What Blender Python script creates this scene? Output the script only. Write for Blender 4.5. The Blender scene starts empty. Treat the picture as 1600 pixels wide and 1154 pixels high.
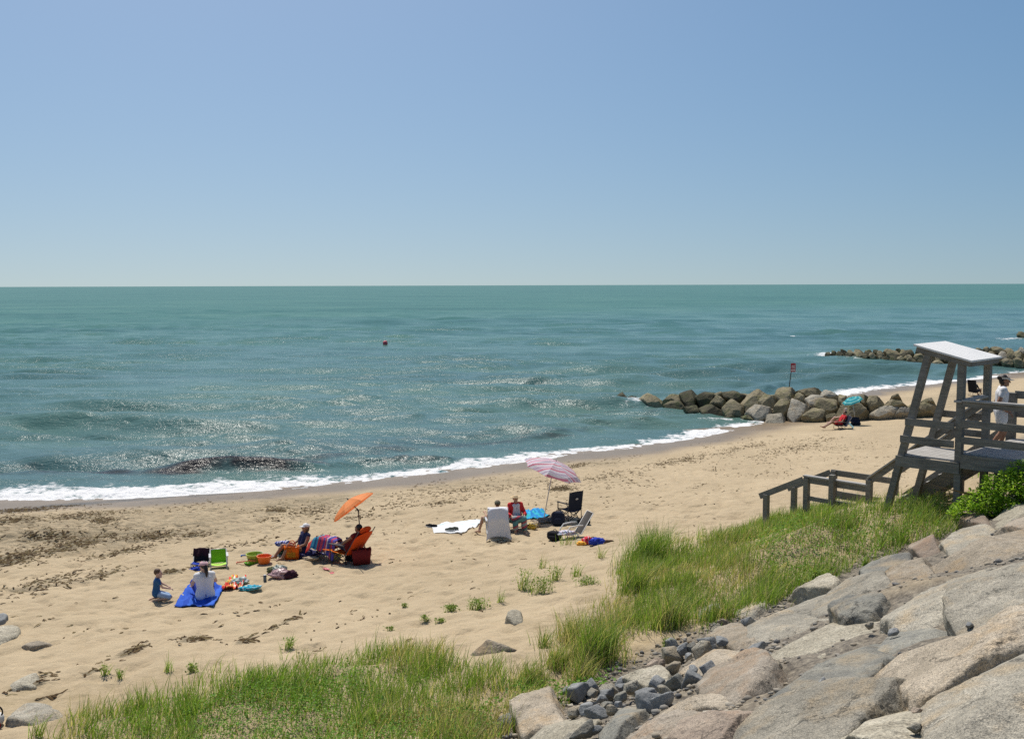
import bpy, bmesh, math, random
import numpy as np
from mathutils import Vector, Matrix
R = math.radians
SC = bpy.context.scene
COL = SC.collection
random.seed(7)
RNG = np.random.default_rng(11)
np.seterr(over='ignore')

# ---------------------------------------------------------------- camera, sky, sun
F, W0, H0, CZ = 1550.0, 1600.0, 1154.0, 8.6
PITCH, ROLL = math.atan(131.5 / F), 0.0031
_f = np.array([0, math.cos(PITCH), -math.sin(PITCH)])
_u0 = np.array([0, math.sin(PITCH), math.cos(PITCH)])
_r0 = np.array([1.0, 0, 0])
_r = _r0 * math.cos(ROLL) - _u0 * math.sin(ROLL)
_u = _u0 * math.cos(ROLL) + _r0 * math.sin(ROLL)
EYE = np.array([0, 0, CZ])
cam = bpy.data.cameras.new('camera')
cam.sensor_width, cam.lens = 36.0, F / W0 * 36.0
cam.clip_start, cam.clip_end = 0.1, 120000
cob = bpy.data.objects.new('camera', cam)
COL.objects.link(cob)
m = Matrix.Identity(4)
for i in range(3):
    m[i][0], m[i][1], m[i][2], m[i][3] = _r[i], _u[i], -_f[i], EYE[i]
cob.matrix_world = m
SC.camera = cob

SUN_EL, SUN_AZ = R(60), R(-20)          # azimuth from +Y, negative = towards -X
world = bpy.data.worlds.new('World')
SC.world = world
world.use_nodes = True
wn = world.node_tree.nodes
wn.clear()
wo = wn.new('ShaderNodeOutputWorld')
bg = wn.new('ShaderNodeBackground')
sky = wn.new('ShaderNodeTexSky')
sky.sky_type = 'NISHITA'
sky.sun_disc = False
sky.sun_elevation, sky.sun_rotation = SUN_EL, SUN_AZ
sky.altitude, sky.air_density, sky.dust_density, sky.ozone_density = 0, 1.0, 1.9, 1.2
bg.inputs['Strength'].default_value = 0.094
# look a little above the true horizon: the sea air at the rim is pale blue, not brown
tc_ = wn.new('ShaderNodeTexCoord'); sx_ = wn.new('ShaderNodeSeparateXYZ'); cx_ = wn.new('ShaderNodeCombineXYZ'); ma_ = wn.new('ShaderNodeMath')
hs_ = wn.new('ShaderNodeHueSaturation'); hs_.inputs['Saturation'].default_value = 1.36; hs_.inputs['Hue'].default_value = 0.492
ma_.operation = 'MULTIPLY_ADD'; ma_.inputs[1].default_value = 0.86; ma_.inputs[2].default_value = 0.10
for a_, b_ in ((tc_.outputs['Generated'], sx_.inputs[0]), (sx_.outputs[0], cx_.inputs[0]), (sx_.outputs[1], cx_.inputs[1]), (sx_.outputs[2], ma_.inputs[0]), (ma_.outputs[0], cx_.inputs[2]),
               (cx_.outputs[0], sky.inputs[0]), (sky.outputs[0], hs_.inputs['Color']), (hs_.outputs[0], bg.inputs[0])):
    world.node_tree.links.new(a_, b_)
world.node_tree.links.new(bg.outputs[0], wo.inputs[0])
sl = bpy.data.lights.new('sun', 'SUN')
sl.energy, sl.angle, sl.color = 4.2, R(0.53), (1.0, 0.95, 0.87)
so = bpy.data.objects.new('sun', sl)
COL.objects.link(so)
sdir = Vector((math.sin(SUN_AZ) * math.cos(SUN_EL), math.cos(SUN_AZ) * math.cos(SUN_EL), math.sin(SUN_EL)))
so.rotation_euler = sdir.to_track_quat('Z', 'Y').to_euler()
SC.view_settings.view_transform, SC.view_settings.look = 'Standard', 'None'
SC.view_settings.exposure, SC.view_settings.gamma = 0.0, 1.0
SC.cycles.use_denoising = False
SC.cycles.max_bounces, SC.cycles.transparent_max_bounces = 6, 8
SC.cycles.sample_clamp_direct, SC.cycles.sample_clamp_indirect = 3.0, 2.0

# ---------------------------------------------------------------- noise, projection
def _hash(ix, iy, iz, seed):
    h = (ix.astype(np.int64) * 374761393 + iy.astype(np.int64) * 668265263 + iz.astype(np.int64) * 2147483647 + seed * 1274126177) & 0xffffffff
    h = ((h ^ (h >> 13)) * 1274126177) & 0xffffffff
    h = ((h ^ (h >> 16)) * 2246822519) & 0xffffffff
    return (h ^ (h >> 15)) / 4294967295.0 * 2 - 1

def vnoise(x, y, z=0.0, seed=0):
    x, y, z = np.broadcast_arrays(np.asarray(x, float), np.asarray(y, float), np.asarray(z, float))
    ix, iy, iz = np.floor(x), np.floor(y), np.floor(z)
    fx, fy, fz = x - ix, y - iy, z - iz
    fx, fy, fz = [t * t * t * (t * (t * 6 - 15) + 10) for t in (fx, fy, fz)]
    def c(a, b, d): return _hash(ix + a, iy + b, iz + d, seed)
    def l(a, b, t): return a + (b - a) * t
    lo = l(l(c(0, 0, 0), c(1, 0, 0), fx), l(c(0, 1, 0), c(1, 1, 0), fx), fy)
    hi = l(l(c(0, 0, 1), c(1, 0, 1), fx), l(c(0, 1, 1), c(1, 1, 1), fx), fy)
    return l(lo, hi, fz)

def fbm(x, y, z=0.0, seed=0, octaves=4, gain=0.5):
    a, s, k = 0.0, 1.0, 1.0
    for o in range(octaves):
        a = a + s * vnoise(np.asarray(x) * k + 17.3 * o, np.asarray(y) * k - 9.1 * o, np.asarray(z) * k + 4.7 * o, seed + o)
        s *= gain; k *= 2.03
    return a

def sstep(a, b, x):
    t = np.clip((np.asarray(x, float) - a) / (b - a), 0, 1)
    return t * t * (3 - 2 * t)

def ray(px, py):
    return _f + _r * ((px - W0 / 2) / F) + _u * ((H0 / 2 - py) / F)

def proj(p):
    """world -> photo pixels (vectorised)"""
    d = np.asarray(p, float) - EYE
    w = np.maximum(d @ _f, 1e-3)
    return W0 / 2 + F * (d @ _r) / w, H0 / 2 - F * (d @ _u) / w

def at(px, py, depth):
    """the point `depth` metres ahead of the camera (along world Y)"""
    r = ray(px, py)
    return EYE + r * (depth / r[1])

# ---------------------------------------------------------------- the lie of the land
def sea_level(px, py):
    r = ray(px, py); return (EYE + r * (-EYE[2] / r[2]))[:2]
SHORE = np.array([(-400, -96), (-80, 17), (-45, 30.5)] + [tuple(sea_level(*q)) for q in ((0, 784), (215, 777), (430, 764), (532, 756), (640, 743), (740, 731), (850, 716), (980, 700), (1090, 683), (1190, 661))] +
                 [(20.5, 67.5), (24, 74), (28.5, 79.5), (34.5, 84), (45, 91.5), (58, 103), (90, 130), (160, 185), (500, 430)], float)

def shore_s(x, y):
    """signed distance to the waterline, + on the land side"""
    x, y = np.asarray(x, float), np.asarray(y, float)
    best = np.full(x.shape, 1e18); sg = np.ones(x.shape)
    for (ax, ay), (bx, by) in zip(SHORE[:-1], SHORE[1:]):
        dx, dy = bx - ax, by - ay
        t = np.clip(((x - ax) * dx + (y - ay) * dy) / (dx * dx + dy * dy), 0, 1)
        d2 = (x - ax - t * dx) ** 2 + (y - ay - t * dy) ** 2
        cr = (x - ax) * dy - (y - ay) * dx
        k = d2 < best
        best = np.where(k, d2, best); sg = np.where(k, np.sign(cr), sg)
    return np.sqrt(best) * sg

_FS = [-600, -60, -10, 0, 3, 8, 14, 18.4, 24.3, 28.3, 32.3, 58, 200]
_FZ = [-9, -3, -.65, 0, .2, .70, 1.06, 1.25, 1.68, 2.05, 2.4, 3.4, 4]
_AA, _AZ = [5, 9.5, 13.3, 16.5, 19, 24, 60], [.2, .33, .65, 1.25, 2.0, 2.5, 2.6]
_SS, _SZ = [16.3, 18.3, 20.3, 22.6, 24.3, 26.3, 28.3, 60], [0, .05, .2, .45, .62, .92, 1, 1]

def slope_z(x, y):
    return np.minimum(6.6 + .3775 * np.asarray(x) - .3116 * np.asarray(y), 7.0)

def terr0(x, y):
    s = shore_s(x, y)
    a = np.asarray(x) * .72 + np.asarray(y) * .69
    b = np.interp(s, _FS, _FZ) + np.interp(a, _AA, _AZ) * np.interp(s, _SS, _SZ)
    r = slope_z(x, y) - .12
    k = .25
    h = np.clip(.5 + .5 * (b - r) / k, 0, 1)
    return r + (b - r) * h + k * h * (1 - h)

def terr(x, y):
    x, y = np.asarray(x, float), np.asarray(y, float)
    z = terr0(x, y)
    s = shore_s(x, y)
    d = np.sqrt(x * x + y * y)
    land = sstep(1.5, 6, s)
    z = z + land * .07 * fbm(x * .28, y * .28, 0, 3, 3)
    tr = land * (1 - sstep(40, 80, d))
    dim = vnoise(x * 2.1, y * 2.1, 0, 21)
    z = z - tr * .065 * sstep(.15, .75, dim) - tr * .04 * sstep(.2, .7, vnoise(x * 4.1 + 3, y * 4.1, 0, 23)) + tr * .018 * fbm(x * 3.7, y * 3.7, 0, 5, 3)
    # wind-built hummocks under the marram
    z = z + .16 * sstep(22.3, 27.3, s) * np.maximum(0, fbm(x * .55, y * .55, 0, 31, 2))
    # mound of dumped seaweed near the left edge
    for (mx, my, h, ra, rb) in MOUNDS:
        u = (x - mx) * .9 + (y - my) * .43; v = -(x - mx) * .43 + (y - my) * .9
        z = z + h * np.exp(-(u / ra) ** 2 - (v / rb) ** 2)
    return z
MOUNDS = []

def P(px, py, dz=0.0):
    """the point of the ground seen at a pixel of the photograph"""
    r = ray(px, py)
    t = np.concatenate([np.linspace(3, 40, 3000), np.linspace(40, 260, 4000)])
    q = EYE + t[:, None] * r
    below = q[:, 2] - np.maximum(terr(q[:, 0], q[:, 1]), -0.0) - dz < 0
    i = int(np.argmax(below)) if below.any() else len(t) - 1
    a, b = t[max(i - 1, 0)], t[i]
    for _ in range(18):
        c = (a + b) / 2; p = EYE + c * r
        if p[2] - max(float(terr(p[0], p[1])), 0.0) - dz < 0: b = c
        else: a = c
    return EYE + b * r

MOUNDS.append((*P(78, 838)[:2], .28, 1.3, .45))
MOUNDS.append((*P(20, 838)[:2], .16, .5, .3))

# ---------------------------------------------------------------- objects and meshes
def thing(name, label, cat, loc=(0, 0, 0), rotz=0.0, group=None):
    o = bpy.data.objects.new(name, None)
    COL.objects.link(o)
    o.empty_display_size = .2
    o.location = [float(v) for v in loc]; o.rotation_euler = (0, 0, rotz)
    o['label'] = label; o['category'] = cat
    if group: o['group'] = group
    return o

def tag(o, label=None, cat=None, group=None, kind=None):
    if label: o['label'] = label
    if cat: o['category'] = cat
    if group: o['group'] = group
    if kind: o['kind'] = kind
    return o

def add(name, me, mat=None, parent=None, loc=None):
    o = bpy.data.objects.new(name, me)
    COL.objects.link(o)
    if mat: me.materials.append(mat)
    if parent: o.parent = parent
    if loc is not None: o.location = [float(v) for v in loc]
    return o

def np_mesh(name, v, f, smooth=True):
    """v (n,3); f: (m,3|4) array of equal-size faces"""
    v = np.asarray(v, np.float32); f = np.asarray(f, np.int32)
    me = bpy.data.meshes.new(name)
    k = f.shape[1]
    me.vertices.add(len(v)); me.vertices.foreach_set('co', v.ravel())
    me.loops.add(f.size); me.loops.foreach_set('vertex_index', f.ravel())
    me.polygons.add(len(f)); me.polygons.foreach_set('loop_start', np.arange(0, f.size, k, dtype=np.int32))
    me.update(calc_edges=True)
    if smooth: me.polygons.foreach_set('use_smooth', np.ones(len(f), bool))
    return me

def attr_f(me, name, vals):
    a = me.attributes.new(name, 'FLOAT', 'POINT'); a.data.foreach_set('value', np.asarray(vals, np.float32))

def attr_c(me, name, cols):
    a = me.attributes.new(name, 'FLOAT_COLOR', 'POINT')
    c = np.ones((len(cols), 4), np.float32); c[:, :3] = cols
    a.data.foreach_set('color', c.ravel())

def frame(d, up=(0, 0, 1)):
    d = np.asarray(d, float); d = d / np.linalg.norm(d)
    up = np.asarray(up, float)
    if abs(d @ up) > .98: up = np.array([0, 1.0, 0])
    a = np.cross(up, d); a /= np.linalg.norm(a)
    return a, np.cross(d, a), d

class MB:
    """collects solids, links them as one mesh"""
    def __init__(s): s.v = []; s.f = []
    def raw(s, vs, fs):
        n = len(s.v); s.v += [tuple(map(float, p)) for p in vs]; s.f += [tuple(i + n for i in q) for q in fs]; return s
    def box(s, c, size, rz=0.0, ax=None):
        c = np.asarray(c, float); hx, hy, hz = [q / 2 for q in size]
        if ax is None: ax = (np.array([math.cos(rz), math.sin(rz), 0]), np.array([-math.sin(rz), math.cos(rz), 0]), np.array([0, 0, 1.0]))
        vs = [c + ax[0] * hx * i + ax[1] * hy * j + ax[2] * hz * k for k in (-1, 1) for j in (-1, 1) for i in (-1, 1)]
        return s.raw(vs, [(0, 2, 3, 1), (4, 5, 7, 6), (0, 1, 5, 4), (2, 6, 7, 3), (0, 4, 6, 2), (1, 3, 7, 5)])
    def beam(s, p0, p1, w, h, up=(0, 0, 1)):
        p0, p1 = np.asarray(p0, float), np.asarray(p1, float)
        a, b, d = frame(p1 - p0, up)
        return s.box((p0 + p1) / 2, (w, h, np.linalg.norm(p1 - p0)), ax=(a, b, d))
    def tube(s, path, r, n=8, caps=True):
        path = [np.asarray(p, float) for p in path]; rr = r if hasattr(r, '__len__') else [r] * len(path)
        vs = []; fs = []
        up = (0, 0, 1)
        for i, p in enumerate(path):
            d = path[min(i + 1, len(path) - 1)] - path[max(i - 1, 0)]
            a, b, _ = frame(d, up)
            vs += [p + rr[i] * (a * math.cos(2 * math.pi * k / n) + b * math.sin(2 * math.pi * k / n)) for k in range(n)]
        for i in range(len(path) - 1):
            for k in range(n):
                q = (k + 1) % n
                fs.append((i * n + k, i * n + q, (i + 1) * n + q, (i + 1) * n + k))
        if caps: fs += [tuple(range(n))[::-1], tuple(range((len(path) - 1) * n, len(path) * n))]
        return s.raw(vs, fs)
    def cap(s, p0, p1, r0, r1, n=12, m=4):
        """tapered capsule"""
        p0, p1 = np.asarray(p0, float), np.asarray(p1, float)
        if np.linalg.norm(p1 - p0) < 1e-5: p1 = p0 + np.array([0, 0, 1e-4])
        a, b, d = frame(p1 - p0)
        rings = []
        for i in range(m, 0, -1):
            t = math.pi / 2 * i / (m + .001); rings.append((p0 - d * r0 * math.sin(t), r0 * math.cos(t)))
        rings += [(p0, r0), (p1, r1)]
        for i in range(1, m + 1):
            t = math.pi / 2 * i / (m + .001); rings.append((p1 + d * r1 * math.sin(t), r1 * math.cos(t)))
        vs = [c + q * (a * math.cos(2 * math.pi * k / n) + b * math.sin(2 * math.pi * k / n)) for c, q in rings for k in range(n)]
        fs = [(i * n + k, i * n + (k + 1) % n, (i + 1) * n + (k + 1) % n, (i + 1) * n + k) for i in range(len(rings) - 1) for k in range(n)]
        fs += [tuple(range(n))[::-1], tuple(range((len(rings) - 1) * n, len(rings) * n))]
        return s.raw(vs, fs)
    def ell(s, c, rad, n=14, m=9, ax=None, zmin=-1.0):
        c = np.asarray(c, float)
        ax = ax or (np.array([1., 0, 0]), np.array([0, 1., 0]), np.array([0, 0, 1.]))
        vs = []
        t0 = math.asin(max(-1, zmin)) if zmin > -1 else -math.pi / 2 * .998
        for i in range(m + 1):
            t = t0 + (math.pi / 2 * .998 - t0) * i / m
            for k in range(n):
                g = 2 * math.pi * k / n
                vs.append(c + ax[0] * rad[0] * math.cos(t) * math.cos(g) + ax[1] * rad[1] * math.cos(t) * math.sin(g) + ax[2] * rad[2] * math.sin(t))
        fs = [(i * n + k, i * n + (k + 1) % n, (i + 1) * n + (k + 1) % n, (i + 1) * n + k) for i in range(m) for k in range(n)]
        fs += [tuple(range(n))[::-1], tuple(range(m * n, (m + 1) * n))]
        return s.raw(vs, fs)
    def sheet(s, fn, nu, nv, th=.008):
        """closed thin slab: fn(u,v) -> point, thickness th downwards along -z"""
        P0 = [[np.asarray(fn(i / nu, j / nv), float) for j in range(nv + 1)] for i in range(nu + 1)]
        vs = [p for row in P0 for p in row]; n = len(vs)
        vs += [p - np.array([0, 0, th]) for p in vs[:n]]
        g = lambda i, j: i * (nv + 1) + j
        fs = []
        for i in range(nu):
            for j in range(nv):
                fs.append((g(i, j), g(i + 1, j), g(i + 1, j + 1), g(i, j + 1)))
                fs.append((n + g(i, j), n + g(i, j + 1), n + g(i + 1, j + 1), n + g(i + 1, j)))
        for i in range(nu):
            fs.append((g(i + 1, 0), g(i, 0), n + g(i, 0), n + g(i + 1, 0))); fs.append((g(i, nv), g(i + 1, nv), n + g(i + 1, nv), n + g(i, nv)))
        for j in range(nv):
            fs.append((g(0, j), g(0, j + 1), n + g(0, j + 1), n + g(0, j))); fs.append((g(nu, j + 1), g(nu, j), n + g(nu, j), n + g(nu, j + 1)))
        s.uv = [(i / nu, j / nv) for i in range(nu + 1) for j in range(nv + 1)] * 2
        return s.raw(vs, fs)
    def build(s, name, mat, parent=None, smooth=False, bevel=0.0, remesh=0.0, sm=0, loc=None):
        me = bpy.data.meshes.new(name)
        me.from_pydata(s.v, [], s.f); me.update()
        if hasattr(s, 'uv') and len(s.uv) == len(s.v):
            a = me.attributes.new('cloth_uv', 'FLOAT_VECTOR', 'POINT')
            a.data.foreach_set('vector', np.array([(u, v, 0) for u, v in s.uv], np.float32).ravel())
        if remesh:
            t = bpy.data.objects.new('tmp', me); COL.objects.link(t)
            q = t.modifiers.new('r', 'REMESH'); q.mode = 'VOXEL'; q.voxel_size = remesh; q.use_smooth_shade = True
            if sm: q = t.modifiers.new('s', 'SMOOTH'); q.iterations = sm; q.factor = .5
            dg = bpy.context.evaluated_depsgraph_get()
            me2 = bpy.data.meshes.new_from_object(t.evaluated_get(dg)); me2.name = name
            bpy.data.objects.remove(t); bpy.data.meshes.remove(me); me = me2; smooth = True
            me.materials.clear()
        elif bevel:
            bm = bmesh.new(); bm.from_mesh(me)
            bmesh.ops.bevel(bm, geom=bm.edges[:], offset=bevel, segments=2, affect='EDGES', profile=.6, clamp_overlap=True)
            bm.to_mesh(me); bm.free()
        if smooth: me.polygons.foreach_set('use_smooth', np.ones(len(me.polygons), bool))
        o = add(name, me, mat, parent)
        if loc is not None: o.location = [float(v) for v in loc]
        return o

# ---------------------------------------------------------------- materials
class NT:
    def __init__(s, name):
        s.m = bpy.data.materials.new(name); s.m.use_nodes = True
        s.t = s.m.node_tree; s.t.nodes.clear()
        s.out = s.n('ShaderNodeOutputMaterial')
    def n(s, typ, ins=None, **kw):
        q = s.t.nodes.new(typ)
        for k, v in kw.items(): setattr(q, k, v)
        for k, v in (ins or {}).items(): s.set(q.inputs[k], v)
        return q
    def set(s, sock, v):
        if isinstance(v, bpy.types.NodeSocket): s.t.links.new(v, sock)
        elif isinstance(v, bpy.types.Node): s.t.links.new(v.outputs[0], sock)
        else:
            if sock.type == 'RGBA' and len(v) == 3: v = (*v, 1)
            sock.default_value = v
    def noise(s, vec, scale, detail=4, rough=.55, dist=0.0, out=0):
        q = s.n('ShaderNodeTexNoise', {'Scale': scale, 'Detail': detail, 'Roughness': rough, 'Distortion': dist})
        if vec is not None: s.set(q.inputs['Vector'], vec)
        return q.outputs[out]
    def ramp(s, fac, stops, interp='LINEAR'):
        q = s.n('ShaderNodeValToRGB'); q.color_ramp.interpolation = interp
        e = q.color_ramp.elements
        while len(e) > 1: e.remove(e[-1])
        for i, (p, c) in enumerate(stops):
            if not hasattr(c, '__len__'): c = (c, c, c)
            k = e[0] if i == 0 else e.new(p)
            k.position = p; k.color = (*c[:3], 1)
        s.set(q.inputs[0], fac); return q.outputs[0]
    def mix(s, fac, a, b, mode='MIX'):
        q = s.n('ShaderNodeMix', data_type='RGBA', blend_type=mode)
        s.set(q.inputs[0], fac); s.set(q.inputs[6], a); s.set(q.inputs[7], b); return q.outputs[2]
    def math(s, op, a, b=None, c=None, clamp=False):
        q = s.n('ShaderNodeMath', operation=op, use_clamp=clamp); s.set(q.inputs[0], a)
        if b is not None: s.set(q.inputs[1], b)
        if c is not None: s.set(q.inputs[2], c)
        return q.outputs[0]
    def attr(s, name, out='Fac'): return s.n('ShaderNodeAttribute', attribute_name=name).outputs[out]
    def bump(s, h, strength, dist, nrm=None):
        q = s.n('ShaderNodeBump', {'Height': h, 'Strength': strength, 'Distance': dist})
        if nrm is not None: s.set(q.inputs['Normal'], nrm)
        return q.outputs[0]
    def bsdf(s, **kw):
        q = s.n('ShaderNodeBsdfPrincipled')
        for k, v in kw.items(): s.set(q.inputs[k.replace('_', ' ')], v)
        s.set(s.out.inputs[0], q.outputs[0]); return q

def plain(name, col, rough=.7, var=.12, scale=30, bump=.15, metal=0.0, spec=.4, transl=0.0):
    t = NT(name)
    co = t.n('ShaderNodeTexCoord').outputs['Object']
    n1 = t.noise(co, scale, 5); n2 = t.noise(co, scale * .13, 3)
    f = t.math('ADD', t.math('MULTIPLY', n1, .5), t.math('MULTIPLY', n2, .5))
    c = t.ramp(f, [(.25, [q * (1 - var) for q in col]), (.75, [min(1, q * (1 + var)) for q in col])])
    b = t.bsdf(Base_Color=c, Roughness=rough, Metallic=metal, Specular_IOR_Level=spec, Normal=t.bump(n1, bump, .004))
    if transl:
        tr = t.n('ShaderNodeBsdfTranslucent', {'Color': c}); mx = t.n('ShaderNodeMixShader', {'Fac': transl})
        t.set(mx.inputs[1], b.outputs[0]); t.set(mx.inputs[2], tr.outputs[0]); t.set(t.out.inputs[0], mx.outputs[0])
    return t.m

def pattern(name, stops, axis='X', rep=1.0, transl=0.0, rough=.85, blot=None, wob=.0):
    """cloth printed in bands along u or v of its own sheet (blot = coloured blotches)"""
    t = NT(name)
    uv = t.attr('cloth_uv', 'Vector')
    if wob:
        nn = t.noise(uv, 6, 2, out=1)
        uv = t.n('ShaderNodeVectorMath', {0: uv, 1: t.n('ShaderNodeVectorMath', {0: nn, 1: (wob, wob, 0)}, operation='MULTIPLY').outputs[0]}, operation='ADD').outputs[0]
    sp = t.n('ShaderNodeSeparateXYZ', {0: uv}).outputs[axis]
    fr = t.math('FRACT', t.math('MULTIPLY', sp, rep))
    c = t.ramp(fr, stops, 'CONSTANT')
    co = t.n('ShaderNodeTexCoord').outputs['Object']
    if blot:
        v = t.n('ShaderNodeTexVoronoi', {'Vector': uv, 'Scale': blot[0]})
        rc = t.ramp(t.n('ShaderNodeSeparateColor', {0: v.outputs['Color']}).outputs[0], blot[1], 'CONSTANT')
        msk = t.ramp(t.noise(uv, blot[0] * .6, 2), [(0, 0), (blot[2], 1)], 'CONSTANT')
        c = t.mix(msk, c, rc)
    w = t.noise(co, 160, 2)
    b = t.bsdf(Base_Color=c, Roughness=rough, Specular_IOR_Level=.2, Normal=t.bump(w, .3, .002))
    if transl:
        tr = t.n('ShaderNodeBsdfTranslucent', {'Color': c}); mx = t.n('ShaderNodeMixShader', {'Fac': transl})
        t.set(mx.inputs[1], b.outputs[0]); t.set(mx.inputs[2], tr.outputs[0]); t.set(t.out.inputs[0], mx.outputs[0])
    return t.m
# ================================================================ SETTING: ground, water
def graded(a, b, step, lo, hi, g=1.07):
    mid = list(np.arange(a, b + 1e-6, step))
    L = []; s = step; x = a
    while x > lo: s *= g; x -= s; L.append(x)
    Rr = []; s = step; x = mid[-1]
    while x < hi: s *= g; x += s; Rr.append(x)
    return np.array(L[::-1] + mid + Rr)

gx = graded(-15, 15, .09, -900, 900); gy = graded(9, 34, .09, -120, 900)
X, Y = np.meshgrid(gx, gy)
Z = terr(X, Y); S_ = shore_s(X, Y)
nx, ny = len(gx), len(gy)
idx = np.arange(nx * ny).reshape(ny, nx)
quads = np.stack([idx[:-1, :-1], idx[:-1, 1:], idx[1:, 1:], idx[1:, :-1]], -1).reshape(-1, 4)
me = np_mesh('sand', np.stack([X, Y, Z], -1).reshape(-1, 3), quads)

# seaweed wrack: where it lies, listed as blots along the tide lines
WRACK = [(75, 838, 48, 8, .9, -.05), (20, 872, 60, 12, .75, -.22), (120, 850, 60, 9, .8, -.25), (70, 912, 90, 12, .45, -.2), (235, 838, 48, 7, .75, -.1), (150, 900, 60, 7, .5, -.25),
         (300, 836, 30, 5, .6, -.1), (430, 797, 18, 5, .8, 0), (420, 812, 30, 4, .4, -.1), (30, 797, 60, 3, .9, -.05), (110, 788, 70, 3, .9, -.07), (20, 813, 40, 5, .8, -.05), (120, 806, 80, 5, .5, -.08), (230, 778, 90, 3, .95, -.09), (160, 812, 25, 5, .8, 0),
         (340, 771, 70, 2.6, .8, -.09), (470, 762, 60, 2.2, .6, -.12), (268, 893, 20, 4, .95, -.12), (302, 998, 26, 5, .9, -.1), (206, 1016, 26, 6, .9, -.3), (45, 1068, 34, 8, .55, -.2), (64, 1056, 22, 5, .6, -.2),
         (382, 1000, 16, 4, .9, -.3), (456, 966, 20, 3, .9, -.35), (432, 978, 20, 3, .6, -.35), (68, 1090, 16, 4, .7, -.2), (140, 1050, 14, 4, .8, -.3), (1000, 868, 20, 3, .0, 0), (875, 763, 22, 4, .8, -.05), (900, 728, 30, 3, .5, -.2),
         (560, 808, 60, 4, .3, -.1), (700, 770, 90, 8, .25, -.1), (800, 760, 80, 6, .25, -.1), (620, 790, 60, 6, .25, -.1), (380, 850, 60, 6, .3, -.15), (480, 800, 60, 8, .3, -.1), (1060, 720, 60, 5, .35, -.2), (1150, 702, 60, 4, .4, -.2),
         (1240, 700, 60, 8, .3, -.2), (930, 745, 60, 5, .3, -.15), (780, 905, 60, 5, .0, 0), (780, 848, 20, 3, .7, -.05), (690, 785, 40, 5, .4, -.1), (560, 970, 60, 8, .16, -.2), (350, 960, 90, 12, .1, -.2), (190, 862, 60, 6, .5, -.2)]
def wrack_px(px, py):
    w = np.zeros_like(px)
    for cx, cy, sx, sy, a, sl in WRACK:
        u = px - cx; v = py - cy - sl * u
        w = np.maximum(w, a * np.exp(-(u / sx) ** 2 - (v / sy) ** 2))
    return w
px, py = proj(np.stack([X, Y, Z], -1))
wr = np.where(Y > 5, wrack_px(px, py), 0)
# pebbly, trodden drift between tide line and the towels
s_n = S_ + 1.4 * fbm(X * .15, Y * .15, 0, 41, 3)
drift = sstep(1.5, 3, s_n) * (1 - sstep(9, 15, s_n)) * .34 * np.clip(.6 + .8 * fbm(X * .09, Y * .12, 0, 43, 2), 0, 1.3) + .05 * sstep(2, 4, s_n)
attr_f(me, 'wrack', np.clip(np.maximum(wr, drift), 0, 1).ravel())
attr_f(me, 'wet', (1 - sstep(1.8, 4.0, S_ + .5 * fbm(X * .3, Y * .3, 0, 44, 2))).ravel())
attr_f(me, 'bank', (sstep(.25, -.02, Z - slope_z(X, Y))).ravel())
attr_f(me, 'duff', (sstep(23.3, 26.8, S_) * np.clip(.45 + .6 * fbm(X * .5, Y * .5, 0, 45, 3), 0, 1)).ravel())

t = NT('beach sand')
pos = t.n('ShaderNodeNewGeometry').outputs['Position']
big = t.noise(pos, .35, 4); mid = t.noise(pos, 2.6, 5, .6); fine = t.noise(pos, 40, 4, .7); grit = t.noise(pos, 240, 2)
c = t.ramp(big, [(.3, (.43, .345, .22)), (.7, (.52, .42, .273))])
c = t.mix(t.ramp(mid, [(.32, 0), (.6, 1)]), t.mix(.25, c, (.36, .265, .16)), c)
c = t.mix(.35, c, t.mix(1, c, t.ramp(grit, [(.3, (.55, .5, .45)), (.7, (1.25, 1.22, 1.2))]), 'MULTIPLY'))
strk = t.n('ShaderNodeMapping', {'Vector': pos, 'Rotation': (0, 0, R(-32)), 'Scale': (1, 3.2, 1)}).outputs[0]
wn_ = t.noise(strk, 1.9, 6, .72, .6)
wfac = t.math('SUBTRACT', t.math('ADD', wn_, t.math('MULTIPLY', t.attr('wrack'), .72)), .725)
wmask = t.math('MULTIPLY', wfac, 5.0, clamp=True)
wcol = t.ramp(t.noise(pos, 9, 4), [(.35, (.085, .07, .042)), (.55, (.18, .155, .10)), (.75, (.28, .24, .16))])
c = t.mix(t.math('MULTIPLY', wmask, .72), c, wcol)
duf = t.math('MULTIPLY', t.math('SUBTRACT', t.math('ADD', t.noise(pos, 3.5, 5, .7), t.math('MULTIPLY', t.attr('duff'), .5)), .62), 4.0, clamp=True)
c = t.mix(t.math('MULTIPLY', duf, .6), c, t.ramp(fine, [(.3, (.2, .15, .08)), (.7, (.42, .33, .19))]))
gravel = t.ramp(t.noise(pos, 13, 5, .7), [(.32, (.06, .055, .048)), (.5, (.19, .165, .13)), (.68, (.33, .29, .22))])
c = t.mix(t.attr('bank'), c, gravel)
wet = t.attr('wet')
c = t.mix(wet, c, t.mix(1, c, (.50, .47, .46), 'MULTIPLY'))
vor = t.n('ShaderNodeTexVoronoi', {'Vector': t.n('ShaderNodeVectorMath', {0: pos, 1: t.noise(pos, 1.7, 3, out=1)}, operation='ADD').outputs[0], 'Scale': 2.7}, feature='SMOOTH_F1')
dry = t.math('SUBTRACT', 1.0, wet)
h = t.math('ADD', t.math('MULTIPLY', vor.outputs[0], .55), t.math('ADD', t.math('MULTIPLY', mid, .7), t.math('MULTIPLY', fine, .13)))
nb = t.bump(h, t.math('MULTIPLY', dry, .8), .13)
nb = t.bump(wmask, t.math('MULTIPLY', dry, .6), .03, nb)
rg = t.math('SUBTRACT', .93, t.math('MULTIPLY', wet, .58))
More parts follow.
